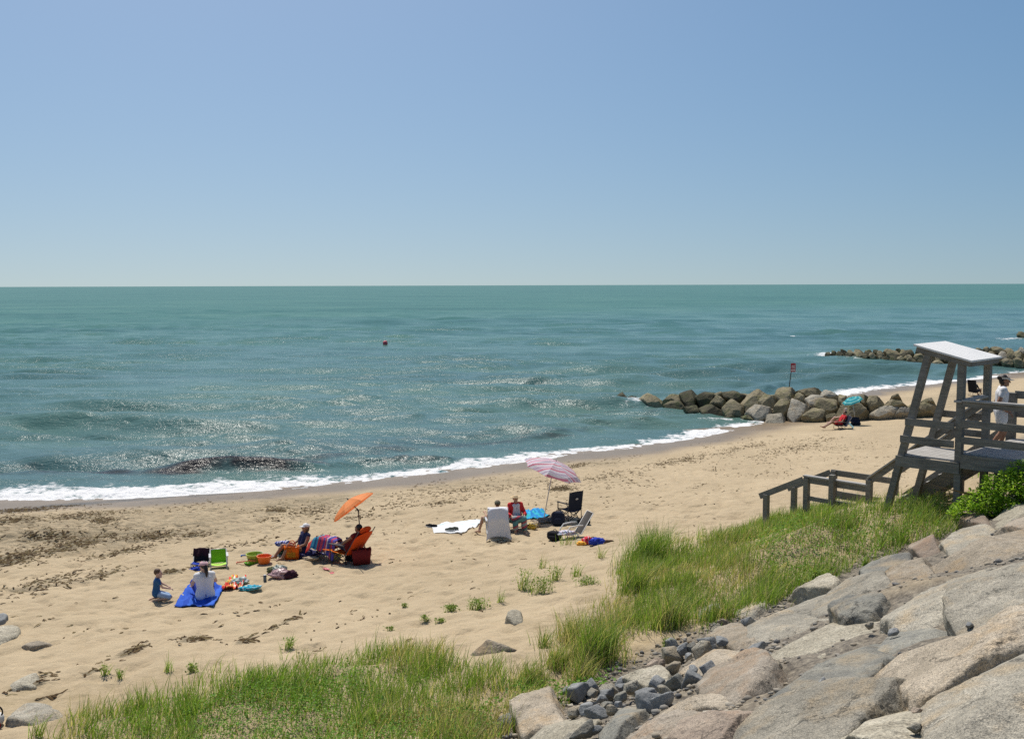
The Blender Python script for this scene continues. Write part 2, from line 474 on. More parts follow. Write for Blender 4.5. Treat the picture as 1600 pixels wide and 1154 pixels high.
t.bsdf(Base_Color=c, Roughness=rg, Specular_IOR_Level=.25, Normal=nb)
tag(add('sand', me, t.m), kind='structure')

# ---------------------------------------------------------------- the sea
def rows(r0, r1):
    L = [r0]
    while L[-1] < r1:
        r = L[-1]
        L.append(r + max(.09, r * r / (CZ * 992 * 2.2) if r < 3000 else r * .05))
    return np.array(L)
rr = rows(24, 60000)
th = np.concatenate([np.linspace(R(-75), R(-33), 60)[:-1], np.linspace(R(-33), R(33), 1150), np.linspace(R(33), R(80), 60)[1:]])
RR, TH = np.meshgrid(rr, th, indexing='ij')
X, Y = RR * np.sin(TH), RR * np.cos(TH)
S_ = shore_s(X, Y)
dr = np.gradient(rr)[:, None]
wg = np.random.default_rng(5)
Zw = np.zeros_like(X); Zs = np.zeros_like(X)
for i in range(84):
    lam = math.exp(wg.uniform(math.log(.75), math.log(15)))
    k = 2 * math.pi / lam
    ang = R(-97 + wg.normal(0, 22 if lam < 3 else 15))
    sl = .024 if lam < 3 else (.040 if lam < 6 else .024)
    att = np.exp(-(k * dr * .16) ** 2) * np.exp(-(k * rr[:, None] * (66 / 57.3 / 1150) * .25) ** 2)
    ph = k * (X * math.cos(ang) + Y * math.sin(ang)) + wg.uniform(0, 6.28)
    w = np.sin(ph)
    if lam < 2.6: Zs += sl / k * att * (w + .22 * np.cos(2 * ph))
    else: Zw += sl / k * att * (w + .22 * np.cos(2 * ph))
grp = .55 + .9 * np.clip(.5 + .8 * fbm(X * .035, Y * .06, 0, 51, 3), 0, 1.2)
al = X * .9 + Y * .43
crest = np.zeros_like(X)
for off, wid, sd in ((-6.2, 1.0, 61), (-9.5, 1.3, 67), (-17, 1.7, 62), (-27, 2.0, 63), (-41, 2.4, 64), (-60, 2.6, 65)):
    q = S_ - off + 1.6 * fbm(al * .07, 0 * al, 0, sd, 2)
    crest = np.maximum(crest, np.exp(-(q / (wid * 1.3)) ** 2) * np.clip(2.2 * fbm(al * .09, 0 * al + 3.3, 0, sd + 20, 2), 0, 1))
Zw = (Zw + Zs * (.62 + 1.0 * crest * (1 - .7 * sstep(-4, 14, X)))) * grp * (.15 + .85 * sstep(-.5, 9, -S_))
for off, amp, wid, sd in ((-6.2, .42, 1.0, 61), (-9.5, .15, 1.3, 67), (-17, .20, 1.7, 62), (-27, .17, 2.0, 63), (-41, .13, 2.4, 64)):
    q = S_ - off + 1.6 * fbm(al * .07, 0 * al, 0, sd, 2)
    Zw += amp * np.clip(.25 + 1.3 * fbm(al * .11, 0 * al + 3.3, 0, sd + 20, 2), 0, 1.2) * np.exp(-(q / np.where(q > 0, wid * .55, wid * 1.5)) ** 2) * (RR < 130)
# foam along the swash, round the groin tips, a few whitecaps, and painted wave glints
lob = .9 * fbm(al * .16, 0 * al, 0, 71, 3) + .3 * np.sin(al * .5)
fo = sstep(-3.3 + 1.2 * lob, -1.2 + 1.2 * lob, S_) * (.70 + .70 * sstep(-2.4, -.4, S_) * (.7 + .5 * fbm(al * .5, S_ * .8, 0, 79, 2)))
fo *= np.clip(1.05 - np.clip(X - 26, 0, 99) * .006, .7, 1)
px, py = proj(np.stack([X, Y, 0 * X], -1))
for cx, cy, sx, sy, a in ((955, 623, 30, 3.4, 1.25), (1000, 630, 36, 4, .9), (1296, 555, 28, 4.0, 1), (1330, 560, 40, 3, .5), (1578, 529, 26, 1.6, .9), (1192, 656, 40, 3.5, .9), (1060, 652, 40, 2.5, .5), (1130, 656, 40, 2.5, .6),
                          (540, 637, 10, 1.2, .75), (440, 727, 55, 2.4, .50), (30, 740, 40, 2.5, .5), (640, 717, 40, 2.0, .45), (330, 681, 60, 1.6, .42), (430, 641, 40, 1.4, .46), (250, 640, 40, 1.2, .38), (420, 620, 30, 1.2, .4), (655, 732, 40, 5, .7), (1238, 525, 7, .9, .7), (1510, 607, 40, 2.5, .6), (1440, 612, 50, 2, .5)):  # the long breaker streak is sun sparkle painted as white foam
    fo = np.maximum(fo, a * np.exp(-((px - cx) / sx) ** 2 - ((py - cy) / sy) ** 2))
weed = sstep(-10.5, -7.5, S_) * (1 - sstep(-5.6, -4.2, S_)) * np.clip(.62 + .9 * fbm(al * .06, S_ * .2, 0, 73, 3), 0, 1.2) * (1 - .65 * sstep(2, 14, X))
weed *= .55
for cx, cy, sx, sy, a in ((150, 753, 140, 6, .45), (640, 720, 110, 7, .6), (770, 703, 90, 6, .5), (300, 705, 220, 7, .45), (560, 742, 60, 5, .6)):
    weed = np.maximum(weed, a * np.exp(-((px - cx) / sx) ** 2 - ((py - cy) / sy) ** 2))
# the low swell, full of torn weed, that runs along the beach behind the foam
yl = 743.5 - .030 * px + 2.0 * fbm(px * .012, 0 * px, 0, 90, 2)
env = (1 - sstep(480, 560, px)) * np.clip(.85 + .45 * fbm(px * .010, 0 * px, 0, 91, 2), .6, 1.1)
env = np.maximum(env, .9 * np.exp(-((px - 432) / 100) ** 2))
weed = np.maximum(weed, 1.1 * env * np.exp(-((py - yl - 1) / np.where(py > yl + 1, 6.5, 5)) ** 2))
Zw = Zw + .22 * env * np.exp(-((py - yl) / np.where(py > yl, 2.6, 6.0)) ** 2) * (1 + .25 * fbm(X * 1.2, Y * 1.2, 0, 89, 2)) * (RR < 130)
weed = np.maximum(weed, .30 * sstep(-30, -14, S_) * np.clip(fbm(al * .05, S_ * .14, 0, 75, 3) - .05, 0, 1))
for cx, cy, sx, sy, a in ((650, 721, 90, 3, .2), (330, 684, 90, 3, .18), (430, 643, 80, 2.4, .2)):
    w_ = np.exp(-((px - cx) / sx) ** 2 - ((py - cy) / np.where(py > cy, sy * .6, sy * 1.6)) ** 2)
    Zw = Zw + a * w_ * (1 + .5 * fbm(X * 1.5, Y * 1.5, 0, 88, 2))
Zw = Zw + .05 * fo * (RR < 120) * fbm(X * 2.5, Y * 2.5, 0, 77, 2)
Zw = np.where(S_ > 0, np.minimum(Zw, .02), Zw)
nr, nt = X.shape
idx = np.arange(nr * nt).reshape(nr, nt)
quads = np.stack([idx[:-1, :-1], idx[1:, :-1], idx[1:, 1:], idx[:-1, 1:]], -1).reshape(-1, 4)
keep = (S_.ravel()[quads] < 5).any(1)
quads = quads[keep]
used = np.unique(quads); remap = np.full(nr * nt, -1, np.int64); remap[used] = np.arange(len(used))
V = np.stack([X, Y, Zw], -1).reshape(-1, 3)[used]
me = np_mesh('sea', V, remap[quads][:, ::-1])
attr_f(me, 'foam_glint', np.clip(fo, 0, 1.3).ravel()[used]); attr_f(me, 'weed', np.clip(weed, 0, 1.2).ravel()[used])
attr_f(me, 'open', sstep(15, 260, -S_).ravel()[used])
attr_f(me, 'near', np.exp(np.minimum(S_, 0) / 30).ravel()[used])

t = NT('sea water')
pos = t.n('ShaderNodeNewGeometry').outputs['Position']
strk = t.n('ShaderNodeMapping', {'Vector': pos, 'Scale': (.5, 1.3, 1)}).outputs[0]
patch = t.noise(strk, .018, 4, .6); patch2 = t.noise(strk, .12, 4, .6)
pf = t.math('ADD', t.math('MULTIPLY', patch, .6), t.math('MULTIPLY', patch2, .4))
far = t.ramp(pf, [(.38, (.040, .128, .118)), (.5, (.060, .168, .148)), (.62, (.085, .198, .164))])
nearc = t.ramp(pf, [(.36, (.052, .118, .124)), (.5, (.08, .162, .155)), (.66, (.11, .20, .155))])
c = t.mix(t.ramp(t.attr('near'), [(.0, 0), (.12, .25), (.75, 1)]), far, nearc)
wd = t.math('MULTIPLY', t.math('SUBTRACT', t.math('ADD', t.noise(strk, .9, 5, .65, .5), t.math('MULTIPLY', t.attr('weed'), .62)), .72), 2.6, clamp=True)
c = t.mix(t.math('MULTIPLY', wd, .88), c, (.024, .015, .019))
rip0 = t.noise(strk, .85, 5, .66, .4); rip = t.noise(strk, 2.6, 4, .66, .3); rip2 = t.noise(strk, 9.0, 3, .6)
nb = t.bump(rip0, .35, .5); nb = t.bump(rip, .35, .2, nb); nb = t.bump(rip2, .25, .05, nb)
water = t.bsdf(Base_Color=c, Roughness=.15, IOR=1.333, Specular_IOR_Level=t.math('SUBTRACT', .25, t.math('MULTIPLY', wd, .10)), Normal=nb)
df = t.n('ShaderNodeBsdfDiffuse', {'Color': c, 'Normal': nb}); wx = t.n('ShaderNodeMixShader', {'Fac': t.math('MULTIPLY', t.attr('open'), .62)}); t.set(wx.inputs[1], water.outputs[0]); t.set(wx.inputs[2], df.outputs[0])
fv = t.n('ShaderNodeTexVoronoi', {'Vector': t.n('ShaderNodeVectorMath', {0: pos, 1: t.noise(pos, 1.3, 4, out=1)}, operation='ADD').outputs[0], 'Scale': 1.6}, feature='SMOOTH_F1').outputs[0]
fl = t.math('ADD', t.math('MULTIPLY', t.noise(pos, 3.2, 5, .65), .75), t.math('MULTIPLY', fv, .45))
ff = t.math('MULTIPLY', t.math('SUBTRACT', t.math('ADD', t.attr('foam_glint'), t.math('MULTIPLY', t.math('SUBTRACT', fl, .55), 2.2)), .58), 2.6, clamp=True)
ff = t.math('MULTIPLY', ff, t.math('MULTIPLY', t.attr('foam_glint'), 6.0, clamp=True))
fb = t.n('ShaderNodeBsdfPrincipled', {'Base Color': (.8, .8, .79, 1), 'Roughness': .8, 'Specular IOR Level': .2, 'Normal': t.bump(t.noise(pos, 7, 4, .7), .8, .12)})
mx = t.n('ShaderNodeMixShader', {'Fac': ff}); t.set(mx.inputs[1], wx.outputs[0]); t.set(mx.inputs[2], fb.outputs[0]); t.set(t.out.inputs[0], mx.outputs[0])
tag(add('sea', me, t.m), kind='structure')

# ---------------------------------------------------------------- loose seaweed strands lying on the sand
def scatter_strands(n, seed):
    g = np.random.default_rng(seed)
    pts = np.zeros((0, 3))
    while len(pts) < n:
        x = g.uniform(-26, 18, 60000); y = g.uniform(12, 55, 60000)
        z = terr(x, y); s = shore_s(x, y)
        q = np.stack([x, y, z], -1); a, b = proj(q)
        w = wrack_px(a, b) ** 1.5 * 1.0 + (.018 * sstep(1.5, 3, s) * (1 - sstep(9, 18, s)) + .0035 * (s > 2)) * np.clip(.4 + 1.6 * vnoise(x * .8, y * .8, 0, 99), 0, 2)
        k = (a > -60) & (a < 1660) & (b < 1200) & (s > 1.6) & (s < 29) & (slope_z(x, y) < z) & (g.uniform(0, 1, len(x)) < w)
        pts = np.concatenate([pts, q[k]])
    return pts[:n], g
def strand_mesh(name, n, seed, lmin, lmax, wid):
    p, g = scatter_strands(n, seed)
    L = g.uniform(lmin, lmax, n); a0 = g.normal(R(28), R(40), n); cv = g.normal(0, .3, n)
    V = []; 
    pos_ = p.copy(); ang = a0.copy(); segs = 4
    for i in range(segs + 1):
        w = wid * (0.35 if i in (0, segs) else 1) * g.uniform(.6, 1.4, n)
        nx_, ny_ = -np.sin(ang), np.cos(ang)
        zz = terr(pos_[:, 0], pos_[:, 1]) + .008 + g.uniform(0, .022, n) * (0 < i < segs)
        V.append(np.stack([pos_[:, 0] + nx_ * w, pos_[:, 1] + ny_ * w, zz], -1)); V.append(np.stack([pos_[:, 0] - nx_ * w, pos_[:, 1] - ny_ * w, zz - .006], -1))
        pos_ = pos_ + np.stack([np.cos(ang), np.sin(ang), 0 * ang], -1) * (L / segs)[:, None]; ang = ang + cv * .35
    V = np.stack(V, 1).reshape(-1, 3); base = np.arange(n)[:, None] * (2 * segs + 2)
    f = np.concatenate([base + np.array([[2 * i, 2 * i + 1, 2 * i + 3, 2 * i + 2]]) for i in range(segs)], 0)
    return np_mesh(name, V, f)
swm = NT('dried seaweed'); ob = swm.n('ShaderNodeNewGeometry').outputs['Random Per Island']
swm.bsdf(Base_Color=swm.ramp(ob, [(0, (.035, .022, .012)), (.45, (.085, .052, .025)), (.75, (.14, .10, .045)), (1, (.19, .155, .08))]), Roughness=.9, Specular_IOR_Level=.08)
tag(add('seaweed', strand_mesh('seaweed', 7500, 3, .04, .20, .017), swm.m), kind='stuff')
# ================================================================ ROCKS
_ICO = {}
def ico(n):
    if n not in _ICO:
        bm = bmesh.new(); bmesh.ops.create_icosphere(bm, subdivisions=n, radius=1)
        _ICO[n] = (np.array([v.co[:] for v in bm.verts]), np.array([[v.index for v in f.verts] for f in bm.faces])); bm.free()
    return _ICO[n]

def rock_mesh(name, frame3, planes, ext, sub, soft, seed, rough, pit=0.0):
    """convex stone: soft intersection of half spaces around its centre, then weathered by noise"""
    d, f = ico(sub)
    d = d * np.asarray(ext); d = d / np.linalg.norm(d, axis=1)[:, None]
    N = np.array([p[0] for p in planes]); D = np.array([p[1] for p in planes])
    q = np.maximum(d @ N.T, 1e-4) / D
    r = (q ** soft).sum(1) ** (-1.0 / soft)
    p = d * r[:, None]
    size = float(np.mean(ext))
    k = 1.6 / size
    w = p * k + seed * 3.17
    n1 = fbm(w[:, 0], w[:, 1], w[:, 2], seed, 4, .55)
    rid = 1 - np.abs(fbm(w[:, 0] * 1.7, w[:, 1] * 1.7, w[:, 2] * 1.7, seed + 9, 3))
    n3 = fbm(w[:, 0] * 6, w[:, 1] * 6, w[:, 2] * 6, seed + 19, 3, .6)
    st = fbm(w[:, 0] * .8 + .4 * w[:, 2], w[:, 1] * .8, w[:, 2] * .8, seed + 51, 3) * 3.2
    led = (np.floor(st) + sstep(.72, 1, st - np.floor(st))) / 3.2
    disp = rough * size * (led * .75 + n1 * .45 + (rid - .7) * .5 + .16 * n3)
    if pit: disp -= pit * size * sstep(.25, .6, fbm(w[:, 0] * .9, w[:, 1] * .9, w[:, 2] * .9, seed + 33, 2))
    disp = np.clip(disp, -.22 * r, .35 * r)
    p = p + d * disp[:, None]
    a, b, c = frame3
    return np_mesh(name, p[:, :1] * a + p[:, 1:2] * b + p[:, 2:] * c, f)

def hull2(p):
    p = sorted(map(tuple, p)); 
    def half(pts):
        h = []
        for q in pts:
            while len(h) > 1 and (h[-1][0] - h[-2][0]) * (q[1] - h[-2][1]) - (h[-1][1] - h[-2][1]) * (q[0] - h[-2][0]) <= 0: h.pop()
            h.append(q)
        return h[:-1]
    return np.array(half(p) + half(p[::-1]))

def poly_rock(name, pts3, up, thick, bulge, mat, seed, sub=5, soft=16, rough=.05, slope=.35, gap=.0, pit=0.0, tilt=.08, facets=0, tdir=None, flat=False, label=None, cat='boulder', group=None):
    """a stone whose upper face has the outline pts3 (world points), growing `bulge` above and `thick` below"""
    g = random.Random(seed)
    pts3 = np.asarray(pts3, float); c = pts3.mean(0)
    w = np.asarray(up, float); w = w / np.linalg.norm(w)
    q = pts3 - c
    q2 = q - np.outer(q @ w, w)
    ev, ec = np.linalg.eigh(q2.T @ q2); a = ec[:, 2]; b = np.cross(w, a)
    h = hull2(np.stack([q @ a, q @ b], -1))
    cc = (h.min(0) + h.max(0)) / 2
    h = h - cc; c = c + a * cc[0] + b * cc[1]
    la, lb = np.abs(h).max(0)
    planes = []
    for i in range(len(h)):
        e = h[(i + 1) % len(h)] - h[i]; L = np.linalg.norm(e)
        if L < 1e-3: continue
        n = np.array([e[1], -e[0]]) / L; dd = float(n @ h[i]) - gap
        s = slope * g.uniform(.3, 1.3)
        k = 1 / math.sqrt(1 + s * s)
        planes.append((np.array([n[0] * k, n[1] * k, s * k]), max(dd * k, .04)))
    tn = np.array([g.gauss(0, tilt), g.gauss(0, tilt), 1])
    if tdir is not None: tn = tn + np.array([tdir @ a, tdir @ b, 0])
    tn = tn * 1.0; tn /= np.linalg.norm(tn)
    planes.append((tn, bulge)); planes.append((np.array([0, 0, -1.]), thick))
    for _ in range(4):
        ang = g.uniform(0, 6.28); s = g.uniform(.9, 2.4)
        n = np.array([math.cos(ang), math.sin(ang), s]); n /= np.linalg.norm(n)
        planes.append((n, bulge * n[2] + abs(n[0]) * la * g.uniform(.45, .75) + abs(n[1]) * lb * g.uniform(.45, .75)))
    for _ in range(facets):                      # broken facets shaved off the upper face
        k = g.uniform(.35, .95); i = g.randrange(len(h)); j = g.uniform(0, 1)
        q0 = (h[i] * (1 - j) + h[(i + 1) % len(h)] * j) * k
        n = np.array([q0[0] / la * g.uniform(.1, .8) + g.gauss(0, .15), q0[1] / lb * g.uniform(.1, .8) + g.gauss(0, .15), 1.0]); n /= np.linalg.norm(n)
        planes.append((n, max(float(n[:2] @ q0) + n[2] * bulge * g.uniform(.85, 1.05), bulge * .7)))
    me = rock_mesh(name, (a, b, w), planes, (la, lb, (thick + bulge) * .6), sub, soft, seed, rough, pit)
    if flat: me.polygons.foreach_set('use_smooth', np.zeros(len(me.polygons), bool))
    o = add(name, me, mat); o.location = [float(v) for v in c]
    return tag(o, label, cat, group)

def chunk(name, c, size, mat, seed, sub=3, soft=22, rough=.05, flat=.75, up=(0, 0, 1), label=None, cat='stone', group=None, sink=.25):
    """small angular stone"""
    g = random.Random(seed)
    a0 = g.uniform(0, 6.28)
    w = np.array([g.gauss(0, .22), g.gauss(0, .22), 1]) + (np.asarray(up) - np.array([0, 0, 1])); w /= np.linalg.norm(w)
    a, b, _ = frame(w); a, b = a * math.cos(a0) + b * math.sin(a0), b * math.cos(a0) - a * math.sin(a0)
    sx, sy, sz = size * g.uniform(.85, 1.25), size * g.uniform(.65, .95), size * flat * g.uniform(.75, 1.15)
    planes = []
    for i in range(11):
        n = np.array([g.gauss(0, 1), g.gauss(0, 1), g.gauss(0, 1)]); n /= np.linalg.norm(n)
        planes.append((n, math.sqrt((n[0] * sx) ** 2 + (n[1] * sy) ** 2 + (n[2] * sz) ** 2) * g.uniform(.6, .88)))
    for s in ((1, 0, 0), (-1, 0, 0), (0, 1, 0), (0, -1, 0), (0, 0, 1), (0, 0, -1)):
        planes.append((np.array(s, float), [sx, sy, sz][[abs(v) for v in s].index(1)]))
    me = rock_mesh(name, (a, b, w), planes, (sx, sy, sz), sub, soft, seed, rough)
    o = add(name, me, mat); o.location = [float(v) for v in (np.asarray(c) + np.array([0, 0, sz * (1 - 2 * sink)]))]
    return tag(o, label, cat, group)

def rock_mat(name, base, dark, lich, speck=.5, stain=None, grain=90, crack=1.0, sc=1.0):
    t = NT(name)
    geo = t.n('ShaderNodeNewGeometry'); pos = geo.outputs['Position']
    rnd = t.n('ShaderNodeObjectInfo').outputs['Random']
    v = t.n('ShaderNodeVectorMath', {0: pos, 1: t.n('ShaderNodeCombineXYZ', {0: t.math('MULTIPLY', rnd, 37.0), 1: rnd, 2: rnd})}, operation='ADD').outputs[0]
    big = t.noise(v, 1.1 * sc, 5, .6); mid = t.noise(v, 5 * sc, 6, .68); fine = t.noise(v, grain * .35, 5, .7); gr = t.noise(v, grain, 2, .6)
    c = t.ramp(big, [(.3, dark), (.5, base), (.72, lich)])
    c = t.mix(t.ramp(mid, [(.35, .75), (.6, 0)]), c, dark)
    if stain:
        c = t.mix(t.ramp(t.noise(v, 1.9 * sc, 5, .65, .4), [(.5, 0), (.68, .8)]), c, stain)
    c = t.mix(speck, c, t.mix(1, c, t.ramp(gr, [(.34, (.35, .34, .33)), (.5, (1, 1, 1)), (.66, (1.5, 1.46, 1.4))]), 'MULTIPLY'))
    c = t.mix(.5, c, t.mix(1, c, t.ramp(fine, [(.3, (.55, .54, .52)), (.7, (1.3, 1.28, 1.25))]), 'MULTIPLY'))
    vc = t.n('ShaderNodeTexVoronoi', {'Vector': t.n('ShaderNodeVectorMath', {0: v, 1: t.noise(v, 1.6, 5, .7, out=1)}, operation='ADD').outputs[0], 'Scale': .8 * sc}, feature='DISTANCE_TO_EDGE').outputs[0]
    cm = t.math('MULTIPLY', t.ramp(vc, [(0, 1), (.018, 0)]), t.ramp(t.noise(v, 1.3, 3), [(.47, 0), (.56, .85)]))
    c = t.mix(cm, c, [q * .28 for q in dark])
    pit_ = t.ramp(t.noise(v, 13 * sc, 4, .6), [(.60, 0), (.70, .6)])
    c = t.mix(pit_, c, [q * .45 for q in dark])
    hv = t.math('ADD', t.math('MULTIPLY', rnd, .4), .8)
    c = t.mix(1, c, t.n('ShaderNodeCombineColor', {0: hv, 1: hv, 2: hv}), 'MULTIPLY')
    vo = t.n('ShaderNodeTexVoronoi', {'Vector': t.n('ShaderNodeVectorMath', {0: v, 1: t.noise(v, 2.2, 4, out=1)}, operation='ADD').outputs[0], 'Scale': 1.3 * sc}, feature='DISTANCE_TO_EDGE').outputs[0]
    ck = t.ramp(vo, [(0, 0), (.03, 1)])
    nb = t.bump(mid, .8 * crack, .07 / sc); nb = t.bump(ck, .25 * crack, .03, nb); nb = t.bump(pit_, -.5, .03, nb); nb = t.bump(cm, -.8, .05, nb); nb = t.bump(fine, .7, .018, nb); nb = t.bump(gr, .25, .004, nb)
    t.bsdf(Base_Color=c, Roughness=.88, Specular_IOR_Level=.25, Normal=nb)
    return t.m
M_GREY = rock_mat('grey granite', (.41, .38, .31), (.25, .235, .195), (.50, .465, .385), .7, (.43, .34, .22))
M_TAN = rock_mat('tan granite', (.44, .38, .295), (.29, .25, .19), (.52, .46, .365), .65, (.42, .31, .185))
M_PINK = rock_mat('pink granite', (.46, .40, .32), (.33, .285, .225), (.55, .49, .405), .55, (.44, .31, .20))
M_RED = rock_mat('rusty granite', (.36, .295, .23), (.23, .185, .15), (.44, .37, .295), .5, (.33, .22, .145))
M_BLUE = rock_mat('blue grey stone', (.265, .262, .228), (.175, .175, .16), (.35, .335, .28), .45, (.38, .31, .21))
M_SLATE = rock_mat('dark slate', (.29, .30, .30), (.19, .198, .20), (.38, .385, .38), .25, None, 60, .8, 3)
M_OLIVE = rock_mat('weathered groin stone', (.31, .265, .17), (.19, .165, .105), (.40, .345, .235), .35, (.25, .235, .11), 30)
M_WET = rock_mat('wet dark groin stone', (.12, .108, .066), (.055, .05, .034), (.19, .175, .095), .3, (.09, .11, .035), 30)
M_PALE = rock_mat('pale granite', (.40, .37, .29), (.28, .25, .19), (.50, .46, .37), .5, None, 40)

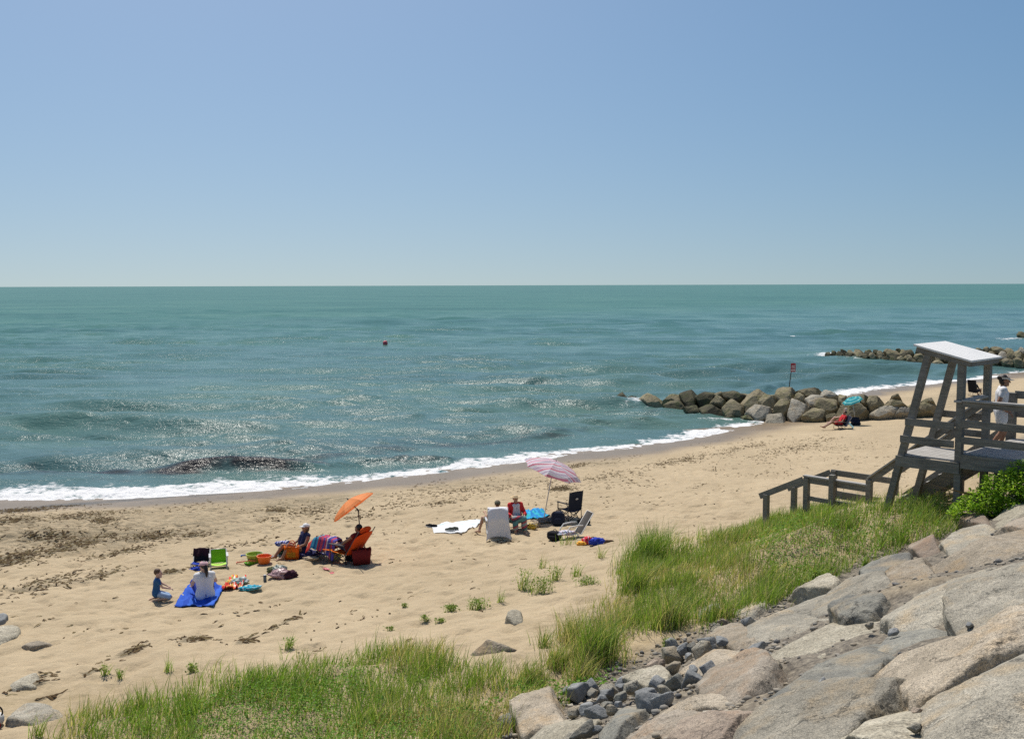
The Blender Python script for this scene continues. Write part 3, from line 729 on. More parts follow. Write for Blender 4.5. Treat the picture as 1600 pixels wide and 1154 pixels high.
# ---------------------------------------------------------------- the sloping bank of armour stone in the foreground
SLOPE_N = np.array([-.3775, .3116, 1.0]); SLOPE_N /= np.linalg.norm(SLOPE_N)
def on_slope(px, py, lift=0.0):
    r = ray(px, py)
    t = (6.6 + lift + .3775 * EYE[0] - .3116 * EYE[1] - EYE[2]) / (r[2] - .3775 * r[0] + .3116 * r[1])
    return EYE + t * r
def c5(p): return [(1000 + x / 2.667, 880 + y / 2.667) for x, y in p]
def c4(p): return [(1200 + x / 4.0, 760 + y / 4.0) for x, y in p]
def c3(p): return [(740 + x / 3.2, 900 + y / 3.2) for x, y in p]
BANK = [  # outline in the photograph, thickness, bulge, lift, material, subdivision, softness, label
 (c5([(1160, 640), (1180, 590), (1300, 540), (1460, 440), (1600, 365), (1760, 330), (1800, 760), (1600, 830), (1190, 800)]), .8, .16, .02, M_GREY, 6, 12, 'big speckled grey boulder filling the lower right corner'),
 (c5([(300, 760), (540, 640), (720, 560), (880, 480), (1130, 482), (1060, 560), (960, 610), (820, 665), (700, 780)]), .6, .12, .02, M_GREY, 6, 14, 'long speckled tan-grey slab in front of the rusty block at the bottom'),
 (c5([(640, 780), (760, 680), (900, 622), (1050, 582), (1180, 562), (1205, 590), (1130, 640), (1145, 790)]), .7, .10, .0, M_PALE, 6, 14, 'whitish boulder between the long tan-grey slab and the corner boulder'),
 (c5([(1085, 535), (1240, 440), (1600, 272), (1760, 240), (1760, 310), (1600, 362), (1380, 470), (1240, 540), (1120, 572)]), .6, .14, .02, M_TAN, 6, 16, 'long orange-tan ridge of stone running up to the right edge'),
 (c5([(920, 470), (1000, 400), (1200, 330), (1450, 250), (1600, 208), (1740, 190), (1720, 230), (1600, 272), (1380, 370), (1150, 482)]), .7, .06, .08, M_TAN, 6, 14, 'brown-grey boulder with a dark undercut face above the orange-tan ridge'),
 (c5([(440, 600), (540, 520), (650, 430), (800, 370), (980, 302), (1100, 300), (1000, 400), (920, 470), (830, 490), (720, 530), (600, 585), (510, 612)]), .6, .12, .02, M_BLUE, 6, 15, 'long blue-grey slab in the middle of the stone bank'),
 (c5([(240, 545), (300, 470), (400, 400), (480, 380), (600, 450), (540, 520), (440, 580), (360, 600), (270, 585)]), .55, .16, .03, M_PINK, 5, 14, 'pinkish boulder with a rusty stain beside the rubble'),
 (c5([(120, 770), (270, 650), (440, 582), (515, 615), (430, 690), (300, 790)]), .5, .22, .06, M_RED, 6, 20, 'rusty red-brown block at the bottom of the bank'),
 (c5([(30, 655), (130, 600), (260, 568), (380, 570), (372, 612), (240, 632), (100, 652)]), .45, .10, .02, M_TAN, 5, 16, 'low tan-grey stone with a split end above the pale pink slab'),
 (c5([(390, 262), (500, 190), (640, 140), (760, 120), (830, 150), (800, 215), (700, 282), (590, 322), (480, 342)]), .6, .14, .02, M_GREY, 5, 13, 'rounded tan-grey boulder below the small overhanging stone'),
 (c5([(500, 372), (590, 312), (660, 240), (820, 258), (980, 205), (1055, 180), (990, 262), (830, 312), (720, 360), (600, 440), (500, 432)]), .6, .10, .0, M_PALE, 5, 14, 'cream boulder between the blue-grey slab and the dark-ended stone'),
 (c5([(792, 190), (870, 140), (1000, 138), (1030, 150), (940, 202), (850, 237), (800, 222)]), .35, .26, .06, M_BLUE, 5, 18, 'stone with a dark overhanging end lying on the bank'),
 (c5([(1000, 250), (1040, 180), (1150, 120), (1290, 72), (1500, 12), (1640, -30), (1680, 10), (1400, 84), (1300, 150), (1220, 180), (1140, 272)]), .7, .12, .02, M_GREY, 6, 13, 'wide pale grey boulder beside the dark hollow'),
 (c5([(1270, 200), (1330, 112), (1450, 62), (1600, 22), (1760, 10), (1760, 180), (1600, 204), (1450, 246), (1320, 276), (1280, 240)]), .7, .20, .06, M_GREY, 6, 11, 'rounded cream-grey boulder at the right of the dark hollow'),
 (c5([(930, 285), (1130, 282), (1300, 288), (1420, 262), (1330, 306), (1150, 340), (1000, 400), (930, 380)]), .5, .04, -.06, M_BLUE, 5, 15, 'flat grey slab under the dark hollow'),
 (c4([(-20, 760), (180, 692), (330, 652), (560, 580), (720, 560), (830, 650), (720, 684), (560, 704), (420, 730), (300, 800), (-10, 830)]), .6, .12, .0, M_GREY, 5, 13, 'broad grey flank stone below the pale stone'),
 (c4([(100, 692), (250, 622), (400, 588), (465, 610), (400, 645), (320, 664), (180, 694)]), .4, .14, .02, M_PALE, 5, 16, 'pale whitish stone on the rim of the bank against the grass'),
 (c4([(560, 512), (640, 450), (780, 398), (900, 420), (880, 452), (760, 494), (650, 566), (590, 562)]), .5, .12, .0, M_BLUE, 5, 16, 'grey stone on the bank rim just right of the bright green weed'),
 (c4([(720, 552), (860, 470), (1000, 470), (1030, 560), (900, 604), (830, 652), (750, 652)]), .6, .12, .0, M_TAN, 5, 14, 'grey-brown stone with an orange patch under the long tan ridge'),
 (c4([(1010, 440), (1150, 372), (1350, 292), (1530, 258), (1640, 262), (1640, 380), (1500, 424), (1300, 492), (1100, 544), (1010, 500)]), .7, .16, .04, M_TAN, 6, 14, 'long tan boulder with a flat lit back high on the bank'),
 (c4([(1050, 352), (1160, 290), (1250, 240), (1380, 236), (1400, 262), (1260, 322), (1130, 372)]), .5, .14, .02, M_GREY, 5, 14, 'grey cracked stone below the shrub'),
 (c4([(1190, 262), (1310, 168), (1380, 186), (1372, 232), (1260, 252)]), .5, .16, .02, M_RED, 5, 15, 'pinkish stone touching the foot of the shrub'),
 (c4([(1370, 192), (1460, 140), (1600, 78), (1720, 60), (1720, 150), (1600, 186), (1480, 222), (1390, 224)]), .6, .14, .02, M_PALE, 5, 14, 'pale stone sloping up to the right edge below the shrub'),
 (c4([(1460, 130), (1600, 48), (1720, 30), (1720, 70), (1600, 92), (1500, 140)]), .5, .10, .0, M_GREY, 4, 14, 'topmost grey stone at the right edge behind the shrub'),
 (c4([(860, 362), (950, 318), (1060, 338), (1040, 384), (960, 404), (890, 402)]), .45, .14, .02, M_RED, 5, 16, 'small reddish-brown stone at the edge of the grass'),
 (c4([(1400, 262), (1540, 190), (1680, 170), (1700, 250), (1600, 262), (1520, 255), (1420, 280)]), .5, .12, .02, M_PINK, 5, 14, 'pinkish tan stone under the pale stone at the right edge'),
 (c3([(205, 690), (300, 640), (400, 615), (432, 640), (432, 712), (330, 745), (240, 780), (208, 755)]), .4, .22, .06, M_TAN, 5, 22, 'upright brown block standing at the foot of the bank beside the grass'),
 (c3([(40, 840), (200, 770), (330, 722), (520, 700), (630, 722), (570, 800), (480, 850)]), .4, .08, .0, M_PALE, 5, 18, 'flat green-tan slab in front of the upright brown block'),
 (c3([(630, 750), (720, 660), (820, 620), (872, 690), (830, 730), (720, 810), (640, 850)]), .4, .12, .02, M_BLUE, 5, 18, 'flat blue-grey slab below the dark rubble'),
 (c3([(1108, 235), (1160, 180), (1250, 168), (1275, 210), (1230, 262), (1150, 278)]), .4, .30, .05, M_GREY, 5, 18, 'chunky grey boulder with a dark shaded front at the grass edge'),
 (c3([(1305, 195), (1380, 160), (1460, 138), (1475, 152), (1400, 192), (1330, 218)]), .35, .16, .02, M_GREY, 4, 16, 'small grey stone on the rim right of the chunky boulder'),
 (c3([(1080, 312), (1200, 290), (1350, 268), (1412, 280), (1385, 352), (1290, 352), (1200, 342)]), .45, .10, .0, M_TAN, 5, 16, 'tan stone with a dark right end between the two rubble heaps'),
 (c3([(685, 442), (760, 400), (900, 378), (965, 390), (900, 422), (800, 455), (720, 460)]), .35, .10, .0, M_PINK, 4, 16, 'low pale slab half buried in sand below the round grass tuft'),
 (c3([(720, 545), (800, 490), (900, 476), (985, 500), (960, 545), (860, 565)]), .4, .12, .0, M_PALE, 5, 15, 'pale sandy stone behind the dark rubble'),
 (c3([(1000, 425), (1130, 400), (1300, 368), (1405, 360), (1395, 402), (1250, 452), (1130, 484), (1010, 465)]), .45, .12, .0, M_TAN, 5, 14, 'tan stone above the pinkish boulder'),
 (c3([(742, 382), (790, 345), (838, 343), (832, 367), (770, 393)]), .25, .14, .0, M_SLATE, 4, 20, 'dark flat stone on the sand right of the round grass tuft'),
 (c3([(660, 850), (850, 730), (1000, 688), (1210, 688), (1195, 722), (1080, 800), (1000, 850)]), .5, .10, .0, M_PINK, 6, 15, 'pale pink slab at the bottom left of the rusty block'),
 (c3([(820, 900), (980, 850), (1120, 800), (1240, 790), (1200, 900)]), .5, .06, -.04, M_GREY, 5, 15, 'grey slab at the very bottom in front of the rusty block'),
]
for i, (poly, th_, bu, lift, mt, sub, soft, lab) in enumerate(BANK):
    pts = [on_slope(a, b, lift) for a, b in poly]
    bu *= (.75, 1.4, 1.0, 1.2, .85)[i % 5] if i != 11 else .6
    poly_rock('boulder', pts, SLOPE_N, th_, bu, mt, 100 + i, sub, soft + (14, 45, 25)[i % 3], rough=(.07, .055, .085)[i % 3], slope=.26, gap=-.02, tilt=.13, facets=(7, 18, 12)[i % 3], tdir=np.array([-.17, .17, 0]) * random.Random(i).uniform(.4, 1.7), label=lab, group='boulders of the stone bank')

# the small dark rubble between the boulders (pixel of the foot, width in photo pixels at the 3.2x crop)
RUB = [(470, 600, 60), (525, 592, 62), (600, 590, 52), (660, 600, 40), (685, 585, 50), (740, 562, 44), (728, 543, 34), (735, 612, 50), (560, 668, 46), (495, 692, 52), (580, 697, 28), (622, 690, 50), (668, 655, 62), (722, 645, 30), (785, 575, 60),
       (852, 600, 54), (918, 555, 70), (1012, 545, 64), (1092, 535, 58), (1000, 470, 66), (1100, 478, 42), (884, 650, 70), (958, 590, 40), (985, 352, 56), (985, 397, 58), (1042, 376, 40), (1076, 402, 40), (1090, 360, 36), (1172, 342, 56), (1150, 380, 54), (1250, 336, 50),
       (956, 642, 58), (550, 790, 58), (604, 770, 52), (480, 808, 40), (170, 762, 66), (590, 566, 46), (830, 622, 50), (640, 620, 34), (700, 680, 30), (120, 775, 40),
       (1300, 142, 40), (1342, 150, 34), (1285, 182, 34), (1240, 270, 24), (1365, 242, 38), (1425, 372, 34), (1520, 455, 38), (905, 440, 44), (890, 460, 40), (1262, 160, 26), (1235, 150, 22), (1320, 170, 30), (1175, 470, 40), (1215, 275, 22), (940, 445, 30), (1255, 240, 36)]
for i, (cx, cy, w) in enumerate(RUB):
    px, py = 740 + cx / 3.2, 900 + cy / 3.2
    p = on_slope(px, py, .05); size = w / 3.2 * p[1] / F * (.95, 1.1, .8, 1.0, 1.25, .7, .9)[i % 7]
    warm = i in (48, 49, 55, 56, 44)
    if cx < 220: where = 'at the foot of the upright brown block'
    elif cy > 760: where = 'at the bottom edge beside the flat blue-grey slab'
    elif cx < 900 and cy > 500: where = 'in the main rubble heap'
    elif cx < 1110 and cy > 430: where = 'at the right end of the main rubble heap'
    elif cy > 310 and cx < 1260: where = 'in the upper rubble heap below the tan stone'
    elif cy < 300: where = 'by the chunky grey boulder'
    else: where = 'wedged among the tan boulders'
    kind_ = 'rusty brown' if warm else ('slate-grey', 'slate-grey', 'blue-grey', 'slate-grey', 'light grey')[i % 5]
    chunk('rubble_stone', p, size, M_RED if warm else (M_SLATE, M_SLATE, M_BLUE, M_SLATE, M_GREY)[i % 5], 300 + i, 4, 48, .022, label='%s angular stone %s' % (kind_, where), group='%s rubble stones %s' % (kind_, where), up=SLOPE_N, sink=.33)
BANK_STONES = [  # stones tucked in gaps high on the bank (crop-5 pixels)
 (960, 262, 34, M_GREY, 'small grey stone beside the flat slab under the hollow'), (1370, 262, 34, M_SLATE, 'dark stone at the mouth of the hollow'), (1060, 290, 40, M_SLATE, 'black-sided stone left of the hollow'),
 (1035, 552, 40, M_SLATE, 'dark pitted stone wedged beside the orange-tan ridge'), (575, 600, 22, M_BLUE, 'little grey stone in the crevice under the blue-grey slab'), (1150, 620, 36, M_RED, 'rust-brown stone above the whitish boulder'),
 (1155, 690, 60, M_BLUE, 'dark grey stone in the gap left of the corner boulder'), (265, 600, 34, M_TAN, 'small rounded tan stone standing on the low stone'), (760, 500, 44, M_SLATE, 'dark stone at the end of the blue-grey slab'), (1330, 490, 60, M_BLUE, 'blue-grey stone lying on the corner boulder rim'),
 (575, 425, 30, M_GREY, 'grey stone in the notch above the blue-grey slab'), (365, 250, 30, M_TAN, 'round tan pebble at the grass edge')]
for i, (cx, cy, w, mt, lab) in enumerate(BANK_STONES):
    p = on_slope(1000 + cx / 2.667, 880 + cy / 2.667, .02)
    chunk('stone', p, w / 2.667 * p[1] / F * .6, mt, 400 + i, 4, 20, .05, label=lab, up=SLOPE_N, sink=.3)

# ---------------------------------------------------------------- stones lying on the open sand
def flat_px(poly, dz=0.02): return [P(a, b) + np.array([0, 0, dz]) for a, b in poly]
def c0(p): return [(x / 5.39, 940 + y / 5.39) for x, y in p]
for i, (poly, th_, bu, mt, lab) in enumerate([
 (c0([(65, 1035), (150, 960), (260, 890), (400, 915), (560, 985), (480, 1040), (360, 1040), (250, 1005)]), .3, .10, M_GREY, 'broad flat grey boulder half sunk in the sand at lower left'),
 (c0([(-60, 250), (60, 225), (160, 245), (140, 300), (40, 345), (-60, 370)]), .3, .10, M_PALE, 'pale grey boulder poking out of the sand at the left edge'),
 (c0([(-40, 170), (20, 135), (60, 150), (30, 185), (-40, 200)]), .2, .14, M_SLATE, 'dark stone above the pale boulder at the left edge'),
 (c0([(200, 385), (260, 372), (380, 352), (440, 355), (400, 375), (270, 402)]), .2, .07, M_TAN, 'long low tan stone sunk in the sand at left'),
 (c0([(90, 700), (180, 665), (290, 640), (340, 680), (280, 730), (130, 745)]), .2, .05, M_PALE, 'thin flat pale slab among dark weed at left'),
 ([(792, 972), (800, 964), (814, 964), (815, 972), (805, 975)], .2, .12, M_PALE, 'small pale stone alone on the sand above the grass'),
]):
    poly_rock('beach_stone', flat_px(poly), (0, 0, 1), th_, bu, mt, 500 + i, 4, 20, rough=.06, slope=.3, facets=4, gap=-.04, label=lab, cat='stone')
p = P(760, 1015)
poly_rock('beach_stone', [p + np.array(v) for v in ((-.17, 0, .03), (.24, -.02, .03), (.2, .2, .03), (-.1, .22, .03))], (-.25, .5, .9), .25, .22, M_TAN, 520, 4, 26, rough=.05, slope=1.1, label='pointed brown stone with a shaded front at the grass edge', cat='stone')

# ---------------------------------------------------------------- the two rock groins
def near_groin(px, py):
    """a point of the visible flank: base line at the sand or water, top about 3 m farther back"""
    yb = np.interp(px, [955, 1000, 1040, 1100, 1200, 1280, 1330, 1420, 1470], [624, 638, 646, 652, 658, 654, 650, 642, 640])
    yt = np.interp(px, [955, 1000, 1060, 1190, 1300, 1400, 1470], [621, 620, 615.5, 609.5, 611.5, 622, 626])
    db = np.interp(px, [955, 1000, 1040, 1100, 1200, 1280, 1330, 1420, 1470], [75.5, 70.5, 66.8, 64.8, 61.2, 59.6, 58.6, 58.2, 58])
    v = float(np.clip((yb - py) / (yb - yt), -.15, 1.15))
    return at(px, py, db + v * float(np.interp(px, [1280, 1390], [3.2, .7])))
def g1(p): return [(920 + x / 3.077, 520 + y / 3.077) for x, y in p]
G1 = [([(250, 335), (290, 312), (345, 312), (352, 345), (300, 362)], 'o'), ([(352, 352), (380, 325), (432, 322), (457, 345), (440, 362), (380, 364)], 'w'), ([(352, 326), (400, 298), (442, 293), (432, 322)], 'o'), ([(438, 300), (500, 283), (512, 320), (500, 352), (458, 347)], 'w'),
      ([(456, 362), (520, 350), (535, 378), (470, 384)], 'w'), ([(508, 312), (560, 290), (628, 288), (582, 326), (540, 346)], 'w'), ([(578, 332), (620, 303), (658, 320), (642, 342)], 'o'), ([(638, 292), (700, 278), (755, 290), (702, 322), (648, 312)], 'w'), ([(528, 362), (580, 345), (644, 370), (612, 402), (548, 408)], 'w'),
      ([(638, 362), (690, 323), (743, 350), (722, 387), (658, 393)], 'o'), ([(722, 330), (760, 288), (822, 273), (844, 300), (802, 346), (748, 364)], 'o'), ([(757, 372), (800, 346), (874, 355), (852, 392), (800, 418)], 'g'), ([(812, 332), (850, 298), (888, 308), (884, 346), (838, 352)], 'o'), ([(877, 366), (920, 323), (978, 325), (952, 367), (910, 390)], 'o'),
      ([(884, 302), (910, 268), (984, 268), (974, 316), (920, 322)], 'o'), ([(947, 388), (982, 328), (1053, 350), (1032, 387), (975, 418)], 'g'), ([(836, 440), (858, 393), (932, 388), (937, 434)], 'p'), ([(978, 312), (1010, 288), (1038, 300), (1032, 327)], 'o'), ([(998, 276), (1100, 267), (1094, 296), (1040, 302)], 'o'), ([(1034, 317), (1075, 300), (1134, 305), (1102, 342), (1058, 342)], 'g'),
      ([(1078, 352), (1110, 323), (1194, 318), (1194, 352), (1150, 370)], 'o'), ([(1018, 402), (1080, 365), (1144, 375), (1122, 402), (1078, 412)], 'o'), ([(1177, 382), (1220, 333), (1302, 333), (1338, 360), (1292, 387), (1218, 390)], 'o'), ([(1098, 293), (1130, 273), (1204, 290), (1152, 307)], 'g'), ([(1198, 332), (1200, 300), (1243, 300), (1228, 337)], 'o'), ([(1333, 332), (1345, 303), (1393, 303), (1393, 347), (1348, 352)], 'o'),
      ([(1338, 377), (1400, 350), (1483, 345), (1462, 382), (1388, 400)], 'g'), ([(1298, 300), (1335, 298), (1332, 337), (1308, 337)], 'o'), ([(1398, 332), (1440, 308), (1503, 330), (1523, 347), (1485, 349), (1418, 349)], 'o'), ([(1448, 302), (1490, 288), (1503, 315), (1458, 317)], 'o'), ([(1460, 388), (1500, 350), (1545, 360), (1542, 378)], 'g'), ([(727, 402), (770, 394), (793, 412), (738, 418)], 'w'), ([(1138, 397), (1190, 389), (1204, 410), (1138, 412)], 'o'),
      ([(115, 322), (180, 310), (195, 325), (128, 330)], 'w'), ([(195, 326), (240, 315), (255, 330), (210, 338)], 'w'), ([(1562, 347), (1600, 333), (1655, 345), (1642, 368), (1578, 374)], 'o'), ([(1592, 322), (1650, 312), (1664, 336), (1605, 342)], 'o'), ([(1520, 345), (1570, 338), (1590, 360), (1540, 366)], 'o'), ([(640, 400), (690, 396), (720, 410), (660, 416)], 'w'), ([(1240, 305), (1300, 300), (1300, 326), (1236, 328)], 'g'),
      ([(590, 300), (640, 283), (660, 292), (620, 304)], 'o'), ([(820, 352), (845, 356), (820, 362)], 'o')]
MM = {'o': M_OLIVE, 'w': M_WET, 'g': M_GREY, 'p': M_PALE}
TONE = {'o': 'olive-brown', 'w': 'dark damp', 'g': 'grey-brown', 'p': 'pale'}
GN = np.array([-.42, -.62, .66])
def groin(entries, fn, name, what, group, thick, seed0, sub, landmark):
    data = []
    for poly, mt in entries:
        cx = np.mean([q[0] for q in poly]); cy = np.mean([q[1] for q in poly])
        data.append([poly, mt, cx, cy, fn(cx, cy)])
    zs = sorted(d[4][2] for d in data)
    cnt = {}
    for k, (poly, mt, cx, cy, p) in sorted(enumerate(data), key=lambda e: e[1][2]):
        tier = 'bottom' if p[2] < zs[len(zs) // 3] else ('top' if p[2] > zs[2 * len(zs) // 3] else 'middle')
        cnt[tier] = cnt.get(tier, 0) + 1
        pts = [fn(a, b) for a, b in poly]
        yield k, mt, tier, cnt[tier], pts
ORD = ['', 'first', 'second', 'third', 'fourth', 'fifth', 'sixth', 'seventh', 'eighth', 'ninth', 'tenth', 'eleventh', 'twelfth', 'thirteenth', 'fourteenth', 'fifteenth', 'sixteenth', 'seventeenth', 'eighteenth', 'nineteenth', 'twentieth']
for k, mt, tier, n, pts in groin([(g1(p), mt) for p, mt in G1], near_groin, '', '', '', 1.1, 0, 4, ''):
    poly_rock('groin_boulder', pts, GN, 1.3, .32 if np.mean([q[0] for q in G1[k][0]]) < 330 else .14 if np.mean([q[1] for q in G1[k][0]]) < 330 or np.mean([q[0] for q in G1[k][0]]) < 1390 else .06, MM[mt], 600 + k, 4, 70, rough=.045, slope=.30, gap=.03, tilt=.42, facets=12, flat=True, label='%s boulder, %s from the sea tip in the %s row of the nearer groin' % (TONE[mt], ORD[n], tier), group='boulders of the nearer groin')
# its far side, seen only where the crest dips
g = random.Random(4)
for k in range(11):
    px = 985 + k * 28
    p = near_groin(px, np.interp(px, [955, 1000, 1060, 1190, 1300, 1400, 1470], [621, 621, 616, 610, 613, 626, 630])) + np.array([1.1, 1.5, -.95])
    chunk('groin_boulder', p, g.uniform(.7, .95), M_OLIVE, 660 + k, 4, 13, .07, .7, label='boulder on the far side of the nearer groin behind its crest', group='boulders behind the crest of the nearer groin', cat='boulder', sink=.5)

def far_groin(px, py):
    yb = np.interp(px, [1270, 1330, 1430, 1520, 1600, 1660], [559, 562, 569, 574, 581, 585])
    yt = np.interp(px, [1270, 1300, 1330, 1440, 1530, 1560, 1660], [553, 550, 547, 546, 546, 545, 543])
    db = np.interp(px, [1270, 1330, 1430, 1520, 1600, 1660], [118, 114, 108, 104, 99, 97])
    v = float(np.clip((yb - py) / (yb - yt), -.1, 1.1))
    return at(px, py, db + v * 4.0)
G2 = [(245, 155, 40, 14, 'w'), (285, 150, 40, 18, 'w'), (325, 160, 46, 22, 'w'), (350, 138, 44, 16, 'w'), (385, 168, 52, 22, 'w'), (400, 145, 50, 18, 'o'), (455, 155, 74, 32, 'o'), (450, 134, 50, 16, 'w'), (500, 170, 44, 20, 'w'), (520, 142, 50, 26, 'w'), (548, 165, 50, 24, 'o'), (604, 160, 52, 38, 'o'), (575, 140, 44, 18, 'w'),
      (640, 188, 52, 20, 'w'), (650, 136, 54, 18, 'o'), (692, 158, 92, 46, 'o'), (700, 190, 60, 22, 'w'), (745, 185, 54, 26, 'o'), (762, 152, 62, 36, 'o'), (735, 132, 54, 16, 'w'), (806, 146, 62, 32, 'w'), (800, 178, 60, 24, 'o'), (824, 204, 72, 26, 'w'), (872, 172, 84, 32, 'o'), (880, 140, 62, 24, 'w'), (890, 208, 66, 24, 'w'),
      (945, 160, 62, 34, 'o'), (950, 200, 60, 28, 'w'), (1000, 216, 92, 26, 'o'), (1012, 186, 64, 26, 'o'), (1010, 150, 60, 30, 'w'), (1080, 150, 70, 34, 'o'), (1090, 190, 74, 34, 'w'), (1150, 160, 70, 36, 'o'), (1165, 205, 70, 32, 'o'), (1225, 165, 70, 36, 'o'), (1235, 208, 70, 32, 'w'),
      (1290, 137, 64, 30, 'o'), (1345, 126, 62, 26, 'o'), (1425, 125, 112, 30, 'o'), (1502, 132, 64, 34, 'o'), (1455, 168, 74, 44, 'g'), (1512, 165, 62, 52, 'o'), (1562, 160, 62, 46, 'o'), (1492, 208, 94, 32, 'o'), (1562, 208, 82, 36, 'o'), (1432, 200, 52, 30, 'w'), (1585, 130, 62, 28, 'g'), (1380, 162, 62, 34, 'o'), (1310, 175, 66, 34, 'o'), (1330, 212, 70, 28, 'w'), (1390, 225, 70, 24, 'w'), (1640, 140, 70, 40, 'o'), (1640, 190, 80, 46, 'o')]
g = random.Random(8)
ent = []
for cx, cy, w, h, mt in G2:
    poly = []
    for i in range(6):
        a = i * math.pi / 3 + g.uniform(-.35, .35)
        poly.append((1240 + (cx + math.cos(a) * w * .54) / 4.444, 520 + (cy + math.sin(a) * h * .56) / 4.444))
    ent.append((poly, mt))
for k, mt, tier, n, pts in groin(ent, far_groin, '', '', '', 1, 0, 3, ''):
    poly_rock('groin_boulder', pts, GN, 1.5, .38, MM[mt], 700 + k, 3, 26, rough=.06, slope=.35, gap=-.03, tilt=.42, facets=6, flat=True, label='%s boulder, %s from the sea tip in the %s row of the farther groin' % (TONE[mt], ORD[n], tier), group='boulders of the farther groin')
p = at(1597, 527.5, 158); p[2] = 0
chunk('groin_boulder', p, 1.3, M_WET, 790, 3, 14, .07, .5, label='dark wave-washed rock far out at the right edge', cat='boulder')

# grit and pebbles filling the gaps of the bank and the toe of the slope: nobody could count them
def pebbles(n, seed):
    g = np.random.default_rng(seed); d, f = ico(1)
    x = g.uniform(-1, 11, n * 6); y = g.uniform(8, 20, n * 6); a, b = proj(np.stack([x, y, terr(x, y)], -1))
    dz = terr(x, y) - slope_z(x, y)
    k = np.where((dz < .16) & (a < 1640) & (b < 1200) & (a > 760) & ((g.uniform(0, 1, len(x)) < .15) | ((a < 1230) & (b > 930))))[0][:n]
    m_ = len(k); s = g.uniform(.008, .032, m_) * g.choice([1, 1, 1.7], m_)
    V = d[None] * s[:, None, None] * g.uniform(.6, 1.25, (m_, len(d), 1)) * np.array([1.15, .95, .7]) + np.stack([x[k], y[k], terr(x[k], y[k]) + .3 * s], -1)[:, None]
    Fc = (f[None] + (np.arange(m_) * len(d))[:, None, None]).reshape(-1, 3)
    return np_mesh('pebbles', V.reshape(-1, 3), Fc, smooth=False)
t = NT('mixed pebbles'); isl = t.n('ShaderNodeNewGeometry').outputs['Random Per Island']
t.bsdf(Base_Color=t.ramp(isl, [(0, (.12, .12, .12)), (.35, (.25, .235, .205)), (.65, (.33, .28, .205)), (1, (.45, .40, .32))]), Roughness=.9)
tag(add('pebbles', pebbles(3600, 12), t.m), kind='stuff')

# the same bank carries on past the right edge of the photograph
g = random.Random(31)
for i in range(16):
    x, y = (5.2 + 1.45 * (i % 4) + g.uniform(-.25, .25), 4.2 + 2.1 * (i // 4) + g.uniform(-.3, .3))
    if (W0 / 2 + F * x / y) < 1640: continue
    c = np.array([x, y, float(slope_z(x, y))]); k = 7
    pts = [c + np.array([math.cos(6.283 * j / k + g.uniform(-.3, .3)) * g.uniform(.7, 1.0), math.sin(6.283 * j / k) * g.uniform(.9, 1.3), 0]) for j in range(k)]
    for q in pts: q[2] = float(slope_z(q[0], q[1]))
    poly_rock('boulder', pts, SLOPE_N, .5, .16, (M_GREY, M_TAN, M_BLUE, M_PINK)[i % 4], 850 + i, 5, 30, rough=.07, slope=.28, gap=-.05, facets=9, label='boulder of the stone bank where it carries on past the right edge', group='boulders past the right edge')
# ================================================================ PLANTS
def in_poly(px, py, poly):
    ins = np.zeros(px.shape, bool); n = len(poly)
    for i in range(n):
        (x0, y0), (x1, y1) = poly[i], poly[(i + 1) % n]
        if y0 == y1: continue
        c = ((y0 > py) != (y1 > py)) & (px < (x1 - x0) * (py - y0) / (y1 - y0) + x0)
        ins ^= c
    return ins
def roots(poly, dens, box, seed, nz=.6, nsc=.9, floor=.02):
    """points of the ground inside a region, clumped by noise"""
    g = np.random.default_rng(seed)
    x0, x1, y0, y1 = box
    n = int(dens * (x1 - x0) * (y1 - y0))
    x = g.uniform(x0, x1, n); y = g.uniform(y0, y1, n); z = terr(x, y)
    a, b = proj(np.stack([x, y, z], -1))
    jx = 16 * vnoise(x * 1.3, y * 1.3, 0, seed + 1) + g.normal(0, 13, n); jy = 10 * vnoise(x * 1.3, y * 1.3, 5, seed + 2) + g.normal(0, 7, n)
    k = in_poly(a + jx, b + jy, poly) & (slope_z(x, y) - .02 < z)
    cl = .5 + .5 * fbm(x * nsc, y * nsc, 0, seed + 3, 3) + .35 * vnoise(x * 3.1, y * 3.1, 0, seed + 4)
    k &= g.uniform(0, 1, n) < np.clip((cl - nz * .5) * 1.7, floor, 1)
    return np.stack([x, y, z], -1)[k], cl[k], g

def blades(name, p, h, w, lean, cols, g, wind=(.25, -.08), segs=3, mat=None, stiff=1.6):
    n = len(p)
    az = g.uniform(0, 2 * np.pi, n)
    dx = np.cos(az) * lean + wind[0] * g.uniform(.3, 1.2, n); dy = np.sin(az) * lean + wind[1]
    fa = g.uniform(0, np.pi, n); sx, sy = np.cos(fa), np.sin(fa)
    V = []
    for i in range(segs + 1):
        t = i / segs
        b = t ** stiff
        cx = p[:, 0] + dx * h * b; cy = p[:, 1] + dy * h * b
        cz = p[:, 2] - .02 + h * (t - .38 * (dx * dx + dy * dy) * b * t)
        ww = w * (1 - t) ** .7 * .5 + .0006
        V.append(np.stack([cx - sx * ww, cy - sy * ww, cz], -1)); V.append(np.stack([cx + sx * ww, cy + sy * ww, cz], -1))
    V = np.stack(V, 1).reshape(-1, 3); base = np.arange(n)[:, None] * (2 * segs + 2)
    f = np.concatenate([base + np.array([[2 * i, 2 * i + 1, 2 * i + 3, 2 * i + 2]]) for i in range(segs)], 0)
    me = np_mesh(name, V, f)
    attr_c(me, 'tint', np.repeat(cols, 2 * segs + 2, 0))
    return add(name, me, mat)

